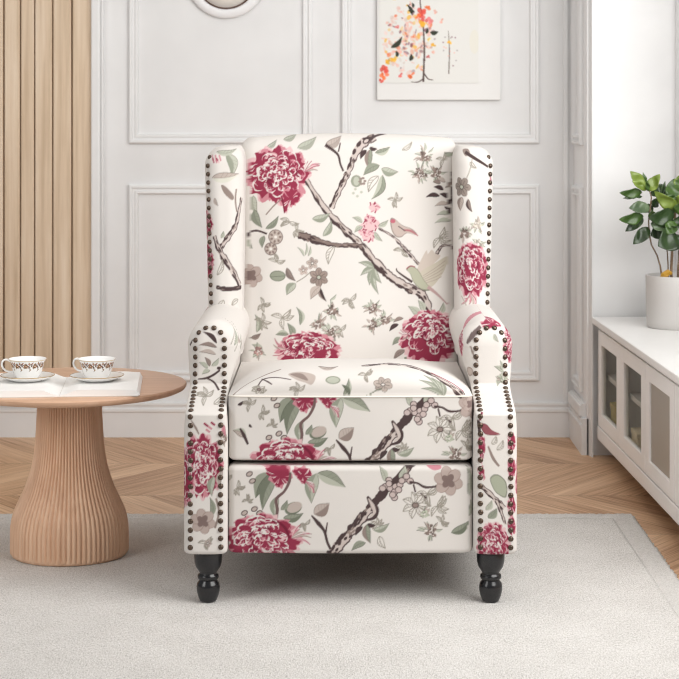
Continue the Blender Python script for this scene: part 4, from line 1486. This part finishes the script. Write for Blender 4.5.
# ------------------------------------------------------------------ cups and saucers
CC = Canvas(0, 264, 0, 48, (245, 244, 242))
k = CC
R = np.random.RandomState(9)
GOLD = (150, 112, 66); BRN = (96, 70, 54); TERR = (160, 96, 70)
for x0 in np.arange(0, 264, 24):
    k.stroke([(x0, 11), (x0 + 6, 7), (x0 + 12, 13), (x0 + 18, 8), (x0 + 24, 11)], [1.3] * 5, BRN)
    for q in range(6):
        a = q * 1.05
        k.ell(x0 + 6 + 3.2 * math.cos(a), 13 + 3.2 * math.sin(a), 2.4, 1.9, (TERR, GOLD, BRN)[q % 3], rot=a)
    k.ell(x0 + 6, 13, 1.5, 1.5, (235, 225, 205))
    for b_, t_, w_, c_ in [((11, 12), (18, 17), 3.6, BRN), ((14, 10), (13, 3), 3.2, GOLD), ((18, 9), (23, 15), 3.4, BRN), ((20, 8), (24, 4), 3, TERR), ((1, 12), (2, 20), 3, GOLD)]:
        k.leaf((x0 + b_[0], b_[1]), (x0 + t_[0], t_[1]), w_, c_, vein=False)
    k.ell(x0 + 17, 21, 2.1, 1.7, GOLD); k.stroke([(x0 + 12, 16), (x0 + 17, 22), (x0 + 13, 25)], [1, 1.1, .6], BRN); k.ell(x0 + 13, 8, 1.5, 1.5, TERR)
k.stroke([(0, 1.2), (264, 1.2)], 1.2, (206, 178, 128), sm=False)
k.done()
M_GOLD, nt, b = new_mat('gold_edge', (196, 164, 112), .25, .5, .7)


def cup_and_saucer(x, y, z, rot, lab_c, lab_s):
    sc = empty('saucer', (x, y, z), lab_s, 'saucer', 'saucers on the open book')
    MB().lathe([(.0001, .0008), (.026, .0008), (.030, .0), (.032, .0), (.034, .0018), (.046, .0050), (.057, .0098), (.0602, .0122), (.0608, .0130), (.0602, .0138), (.058, .0126), (.046, .0076), (.034, .0046), (.030, .0038), (.0001, .0036)], (0, 0, 0), 72, cap=False).build('plate', M_CERAMIC, sc, smooth=True)
    V = []; F = []
    n_, m_ = 72, 6
    for i in range(n_):
        for j in range(m_):
            a = 2 * PI * i / n_; q = 2 * PI * j / m_
            r = .0604 + .0008 * math.cos(q)
            V.append((r * math.cos(a), r * math.sin(a), .0132 + .0008 * math.sin(q)))
    for i in range(n_):
        for j in range(m_):
            F.append((i * m_ + j, ((i + 1) % n_) * m_ + j, ((i + 1) % n_) * m_ + (j + 1) % m_, i * m_ + (j + 1) % m_))
    mesh_np('gilt_rim', V, F, M_GOLD, sc)
    cp = empty('teacup', (x, y, z + .0042), lab_c, 'teacup', 'teacups on the open book', rz=rot)
    outer = [(.0215, 0), (.0225, .0012), (.0235, .003), (.0268, .006), (.0300, .011), (.0326, .018), (.0345, .025), (.0362, .032), (.0385, .039), (.0410, .0435), (.0424, .0455)]
    zz = np.linspace(0, .0455, 60)
    ro = np.interp(zz, [p[1] for p in outer], [p[0] for p in outer])
    n_ = 160
    ang = np.linspace(0, 2 * PI, n_, endpoint=False)
    flute = 1 + .0
    rows = [(r, z_) for r, z_ in zip(ro, zz)] + [(.0421, .0463), (.0414, .0460), (.0396, .0432), (.0370, .038), (.0345, .031), (.0325, .024), (.0300, .016), (.0262, .0085), (.020, .005), (.010, .0042), (.0004, .004)]
    V = np.concatenate([np.stack([r * np.cos(ang), r * np.sin(ang), np.full(n_, z_)], 1) for r, z_ in rows])
    idx = np.arange(len(rows) * n_).reshape(len(rows), n_); nx2 = np.roll(idx, -1, 1)
    F = np.stack([idx[:-1], nx2[:-1], nx2[1:], idx[1:]], -1).reshape(-1, 4).tolist() + [idx[0].tolist(), idx[-1].tolist()]
    o = mesh_np('bowl', V, F, M_PAINTED, cp)
    uu = np.tile(ang / (2 * PI) * 263.9, len(rows)); vv = np.repeat([45.5 - z_ * 1000 if i < 60 else 46 for i, (r, z_) in enumerate(rows)], n_)
    set_print(o, CC.sample(uu, vv))
    pts = []
    hp = [(-.0385, .0400), (-.0465, .0440), (-.0540, .0420), (-.0575, .0350), (-.0555, .0265), (-.0490, .0195), (-.0410, .0165), (-.0318, .0165)]
    P = CC.smooth(np.array(hp), 5, False)
    w = MB(); w.tube([(p[0], 0, p[1]) for p in P], [.0024] * len(P), 10)
    w.build('handle', M_CERAMIC, cp, smooth=True)


PT = TZ + .0035 + .0120 + .0001
cup_and_saucer(-.7035, 4.285, PT, math.radians(4), 'gilt floral porcelain teacup on the left page of the open book', 'white saucer with gilt rim under the left teacup, on the book')
cup_and_saucer(-.5470, 4.285, PT, math.radians(-16), 'gilt floral porcelain teacup on the right page, nearer the armchair', 'white saucer with gilt rim under the right teacup, nearer the armchair')

# ------------------------------------------------------------------ low cabinet along the right wall
CBN = empty('display_cabinet', (.757, 5.595, 0), 'long low off-white cabinet with glass doors along the right wall, under the plant', 'cabinet', rz=math.radians(1.58))
LEN = 1.515; DEP = .235
NDOOR = 4; PITCH = .365
w = MB()
w.box(-.014, DEP, -LEN, 0.0, .392, .412, .003)
w.build('top', M_CABTOP, CBN)
w = MB()
w.box(.014, DEP, -LEN + .01, -.012, .055, .098)                # floor of the carcass
w.box(.004, DEP, -LEN + .01, -.012, .380, .392)
w.box(DEP - .012, DEP, -LEN + .01, -.012, .098, .380)
w.box(.014, DEP, -.030, -.012, .098, .380); w.box(.014, DEP, -LEN + .01, -LEN + .028, .098, .380)
for q in range(1, NDOOR):
    w.box(.014, DEP - .012, -.030 - q * PITCH - .009, -.030 - q * PITCH + .009, .098, .380)
w.build('carcass', M_CAB, CBN)
w = MB(); w.box(.000, .020, -LEN + .01, -.012, .055, .094, .003)
w.build('plinth', M_CAB, CBN)
for yq in (-.12, -.76, -LEN + .12):
    MB().box(.10, .16, yq - .03, yq + .03, 0, .056).build('foot', M_DARK, CBN)
for q in range(NDOOR):
    a = -.030 - q * PITCH; b_ = a - PITCH + .006
    dr = MB()
    st = .052; rl = .040; zb, zt_ = .098, .378
    dr.box(.000, .014, a - st, a, zb, zt_, .002); dr.box(.000, .014, b_, b_ + st, zb, zt_, .002)
    dr.box(.000, .014, b_ + st, a - st, zb, zb + rl, .002); dr.box(.000, .014, b_ + st, a - st, zt_ - rl, zt_, .002)
    do = dr.build('door', M_CAB, CBN)
    p = MB().box(.0055, .0085, b_ + st - .004, a - st + .004, zb + rl - .004, zt_ - rl + .004).build('glass_pane', M_GLASS if q < 2 else M_REED, do)
    if q >= 2: p['label'] = 'beige reeded glass pane'
    sh = MB().box(.022, DEP - .013, b_ - .0, a - .006, .236, .250, .001).build('shelf', M_CABTOP, CBN)
ob = empty('storage_box', (.0, 0, 0), 'small olive box on the bottom of the cabinet behind its farthest glass door', 'box', 'boxes inside the glass cabinet')
ca, sa = math.cos(math.radians(1.58)), math.sin(math.radians(1.58))


def cab(x, y): return (.757 + x * ca - y * sa, 5.595 + x * sa + y * ca)


M_OLIVE, nt, b = new_mat('olive_card', (188, 172, 112), .7)
M_CREAMB, nt, b = new_mat('cream_card', (240, 228, 200), .7)
ob.location = (*cab(.055, -.170), .0982)
MB().box(-.035, .035, -.050, .050, 0, .066, .002).build('body', M_OLIVE, ob)
MB().box(-.037, .037, -.052, .052, .066, .082, .002).build('lid', M_OLIVE, ob)
ob2 = empty('storage_box', (*cab(.055, -.500), .0982), 'small cream box on the bottom of the cabinet behind its second glass door', 'box', 'boxes inside the glass cabinet')
MB().box(-.035, .035, -.050, .050, 0, .050, .002).build('body', M_CREAMB, ob2)
MB().box(-.037, .037, -.052, .052, .050, .064, .002).build('lid', M_CREAMB, ob2)

# ------------------------------------------------------------------ potted plant
PD = 5.33
PX_, PZ0 = .946, .4122
PL = empty('potted_rubber_plant', (PX_, PD, PZ0), 'leafy green rubber plant in a pale grey pot on top of the low cabinet', 'plant')
MB().lathe([(.0001, 0), (.079, 0), (.083, .004), (.0845, .02), (.0860, .10), (.0865, .143), (.0855, .147), (.0815, .147), (.080, .142), (.078, .125), (.0001, .120)], (0, 0, 0), 64, cap=False).build('pot', M_POT, PL, auto=40)
MB().lathe([(.0001, .124), (.040, .1335), (.070, .131), (.0785, .126), (.0785, .118), (.0001, .118)], (0, 0, 0), 40, cap=False).build('soil', M_SOIL, PL, smooth=True)


def pp(zx, zy, dd=0.0):
    """a point of the plant: crop position (5.66 px per photo px from 609,160) at depth PD+dd, relative to the pot"""
    d = PD + dd
    return Vector((wx(609 + zx / 5.66, d) - PX_, dd, wz(160 + zy / 5.66, d) - PZ0))


w = MB(); w.tube([pp(352, 668), pp(353, 600), pp(358, 500), pp(368, 400), pp(374, 310), pp(378, 240), pp(384, 170)], [.0042, .004, .0038, .0034, .003, .0026, .002], 10)
w.build('stem', M_BARK, PL, smooth=True)
w = MB(); w.tube([pp(300, 668, -.02), pp(290, 600, -.02), pp(272, 540, -.02), pp(240, 480, -.02), pp(228, 420, -.02), pp(224, 350, -.02), pp(232, 280, -.02), pp(240, 210, -.02), pp(222, 150, -.02)], [.0026, .0024, .0022, .0022, .0022, .0022, .0022, .0018, .0014], 8)
w.build('stem', M_BARK, PL, smooth=True)
w = MB(); w.tube([pp(336, 668, .02), pp(334, 590, .02), pp(330, 520, .02), pp(310, 440, .01), pp(290, 400, 0)], [.002, .002, .0018, .0016, .0012], 8)
w.build('stem', M_BARK, PL, smooth=True)
w = MB(); w.tube([pp(390, 668, .01), pp(392, 600, .01), pp(396, 520, .02), pp(420, 430, .03), pp(450, 330, .03)], [.0034, .003, .003, .0026, .002], 8)
w.build('stem', M_BARK, PL, smooth=True)
MB().tube([(-.012, 0, -.014), (-.004, 0, .004), (.008, .002, .012), (.016, .004, .008)], [.010, .011, .009, .005], 7).build('wood_chip', M_AMBER, PL, (pp(322, 612, -.035).x, -.035, .145))


def leaf3d(b, t, w_, mat, fold=.25, droop=.12, roll=0.0, toward=0.0):
    b, t = Vector(b), Vector(t)
    d = t - b; L = d.length; d.normalize()
    view = Vector((0, -1, 0))
    side = d.cross(view)
    if side.length < 1e-3: side = Vector((1, 0, 0))
    side.normalize()
    nrm = side.cross(d).normalized()
    if nrm.y > 0: nrm = -nrm
    q = Matrix.Rotation(roll, 3, d)
    side = q @ side; nrm = q @ nrm
    nu, nv = 15, 9
    V = []
    for th in (0, 1):
        for i in range(nu):
            u = i / (nu - 1)
            pr = (math.sin(PI * u ** .85)) ** .75 * (1 - .12 * u) if 0 < u < 1 else 0.0
            pr = max(pr, .03)
            for j in range(nv):
                v = -1 + 2 * j / (nv - 1)
                c = b + d * (u * L) + side * (v * pr * w_ / 2) + nrm * (abs(v) ** 1.3 * pr * w_ / 2 * fold) - nrm * (droop * L * (u - .3) ** 2) + nrm * (.004 * math.sin(u * 9 + v * 2) * pr)
                c = c - nrm * (.0012 * th)
                V.append(c)
    F = []
    N = nu * nv
    for i in range(nu - 1):
        for j in range(nv - 1):
            a = i * nv + j
            F.append((a, a + 1, a + nv + 1, a + nv)); F.append((N + a, N + a + nv, N + a + nv + 1, N + a + 1))
    rim = [j for j in range(nv)] + [i * nv + nv - 1 for i in range(1, nu)] + [(nu - 1) * nv + j for j in range(nv - 2, -1, -1)] + [i * nv for i in range(nu - 2, 0, -1)]
    for a, b2 in zip(rim, rim[1:] + rim[:1]):
        F.append((a, N + a, N + b2, b2))
    return mesh_np('leaf', [tuple(v) for v in V], F, M_LEAF[mat], PL)


PXM = PD / F_PX / 5.66           # metres per crop pixel
LEAVES = [  # base, tip, width (crop px), tone, depth of base, depth of tip, roll
    ((205, 168), (125, 62), 56, 'l', -.02, -.03, .5), ((212, 172), (135, 118), 30, 'l', -.03, -.05, .2), ((208, 160), (197, 68), 20, 'm', -.01, 0, .6), ((225, 176), (285, 80), 52, 'l', -.02, -.03, -.5), ((222, 178), (216, 118), 20, 'm', -.03, -.05, 0),
    ((188, 184), (64, 190), 46, 'm', -.02, -.04, -.4), ((188, 206), (80, 212), 22, 'd', -.02, -.03, .7),
    ((232, 272), (117, 268), 60, 'g', -.03, -.05, .5), ((196, 322), (62, 340), 54, 'm', -.03, -.06, -.3), ((195, 330), (94, 402), 44, 'd', -.02, -.03, .3), ((230, 384), (139, 474), 56, 'd', -.02, -.04, .2),
    ((372, 318), (232, 330), 84, 'd', -.03, -.07, -.25), ((330, 168), (254, 176), 56, 'd', .03, .04, .2), ((388, 280), (258, 184), 62, 'l', -.04, -.06, -.5), ((372, 240), (372, 104), 92, 'm', -.01, .0, .1),
    ((236, 356), (356, 402), 50, 'g', -.04, -.06, -.5), ((300, 400), (238, 428), 60, 'd', -.01, -.02, .2), ((384, 424), (284, 486), 108, 'd', -.05, -.09, 0.1), ((320, 390), (376, 346), 50, 'd', .02, .03, .1), ((280, 246), (325, 120), 30, 'g', .02, .04, .6),
    ((240, 250), (286, 232), 44, 'd', -.01, .0, .3), ((210, 250), (246, 300), 40, 'd', .0, .01, .3),
    ((384, 250), (470, 200), 80, 'l', -.03, -.05, .3), ((390, 330), (490, 330), 84, 'd', -.02, -.03, .2), ((390, 430), (480, 480), 90, 'd', -.03, -.05, .2), ((400, 160), (450, 60), 60, 'm', .0, .02, .2), ((384, 170), (410, 80), 46, 'l', .0, .0, -.3), ((400, 390), (505, 395), 70, 'm', .02, .03, .1),
    ((372, 300), (318, 262), 54, 'd', -.02, -.04, .2), ((374, 330), (430, 380), 80, 'd', -.04, -.07, -.2), ((372, 350), (330, 420), 60, 'm', -.05, -.07, .3), ((376, 300), (440, 250), 70, 'm', -.04, -.07, .3), ((240, 200), (292, 150), 44, 'd', -.01, 0, .3), ((225, 300), (270, 330), 44, 'm', -.03, -.05, .4), ((378, 180), (340, 130), 40, 'm', .02, .03, .3),
    ((378, 240), (330, 200), 40, 'm', -.03, -.04, .2), ((384, 420), (400, 500), 80, 'd', -.03, -.06, -.2),
]
for b_, t_, w_, c_, d0, d1, rl in LEAVES:
    leaf3d(pp(*b_, d0), pp(*t_, d1), w_ * PXM * 1.38, c_, roll=rl)

# ------------------------------------------------------------------ camera and light
cam = bpy.data.cameras.new('camera')
cam.sensor_width = 36; cam.lens = F_PX / 679 * 36
cam.shift_y = -(339.5 - 107) / 679
cam.dof.use_dof = True; cam.dof.focus_distance = 4.12; cam.dof.aperture_fstop = 11
co = bpy.data.objects.new('camera', cam)
COL.objects.link(co)
co.location = (0, 0, EYE); co.rotation_euler = (PI / 2, 0, 0)
scene.camera = co

wd = bpy.data.worlds.new('world'); scene.world = wd
wd.use_nodes = True
bg = wd.node_tree.nodes['Background']
bg.inputs[0].default_value = (.95, .98, 1, 1); bg.inputs[1].default_value = WORLD


def area(name, loc, target, sx, sy, power, col=(1, 1, 1)):
    l = bpy.data.lights.new(name, 'AREA')
    l.shape = 'RECTANGLE'; l.size = sx; l.size_y = sy; l.energy = power; l.color = col
    o = bpy.data.objects.new(name, l); COL.objects.link(o)
    o.location = loc
    o.rotation_euler = (Vector(target) - Vector(loc)).to_track_quat('-Z', 'Y').to_euler()
    return o


area('window_daylight', (1.5, 3.3, 1.55), (.5, 5.0, .7), 2.2, 1.7, P_WIN, (1, .99, .97))
area('ceiling_fill', (TOPX, TOPY, 2.56 if CEIL else 2.9), (TOPX, TOPY + .2, 0), 2.4, 2.2, P_TOP, (1, .985, .968))  # soft overhead fill added to brighten the left wall, table and seat tops
def spread(n, deg): bpy.data.lights[n].spread = math.radians(deg)


area('side_fill', (-2.2, 2.2, 1.5), (-.6, 5.4, .3), 1.2, 1.4, P_SIDE, (1, .99, .975))  # added fill lamp lifting the left wall, floor and pedestal; no window there
spread('side_fill', 100)
scene.cycles.filter_width = 1.1
scene.view_settings.view_transform = 'Standard'
scene.view_settings.look = 'None'
scene.view_settings.exposure = EXPO
scene.view_settings.gamma = 1
scene.view_settings.use_curve_mapping = False
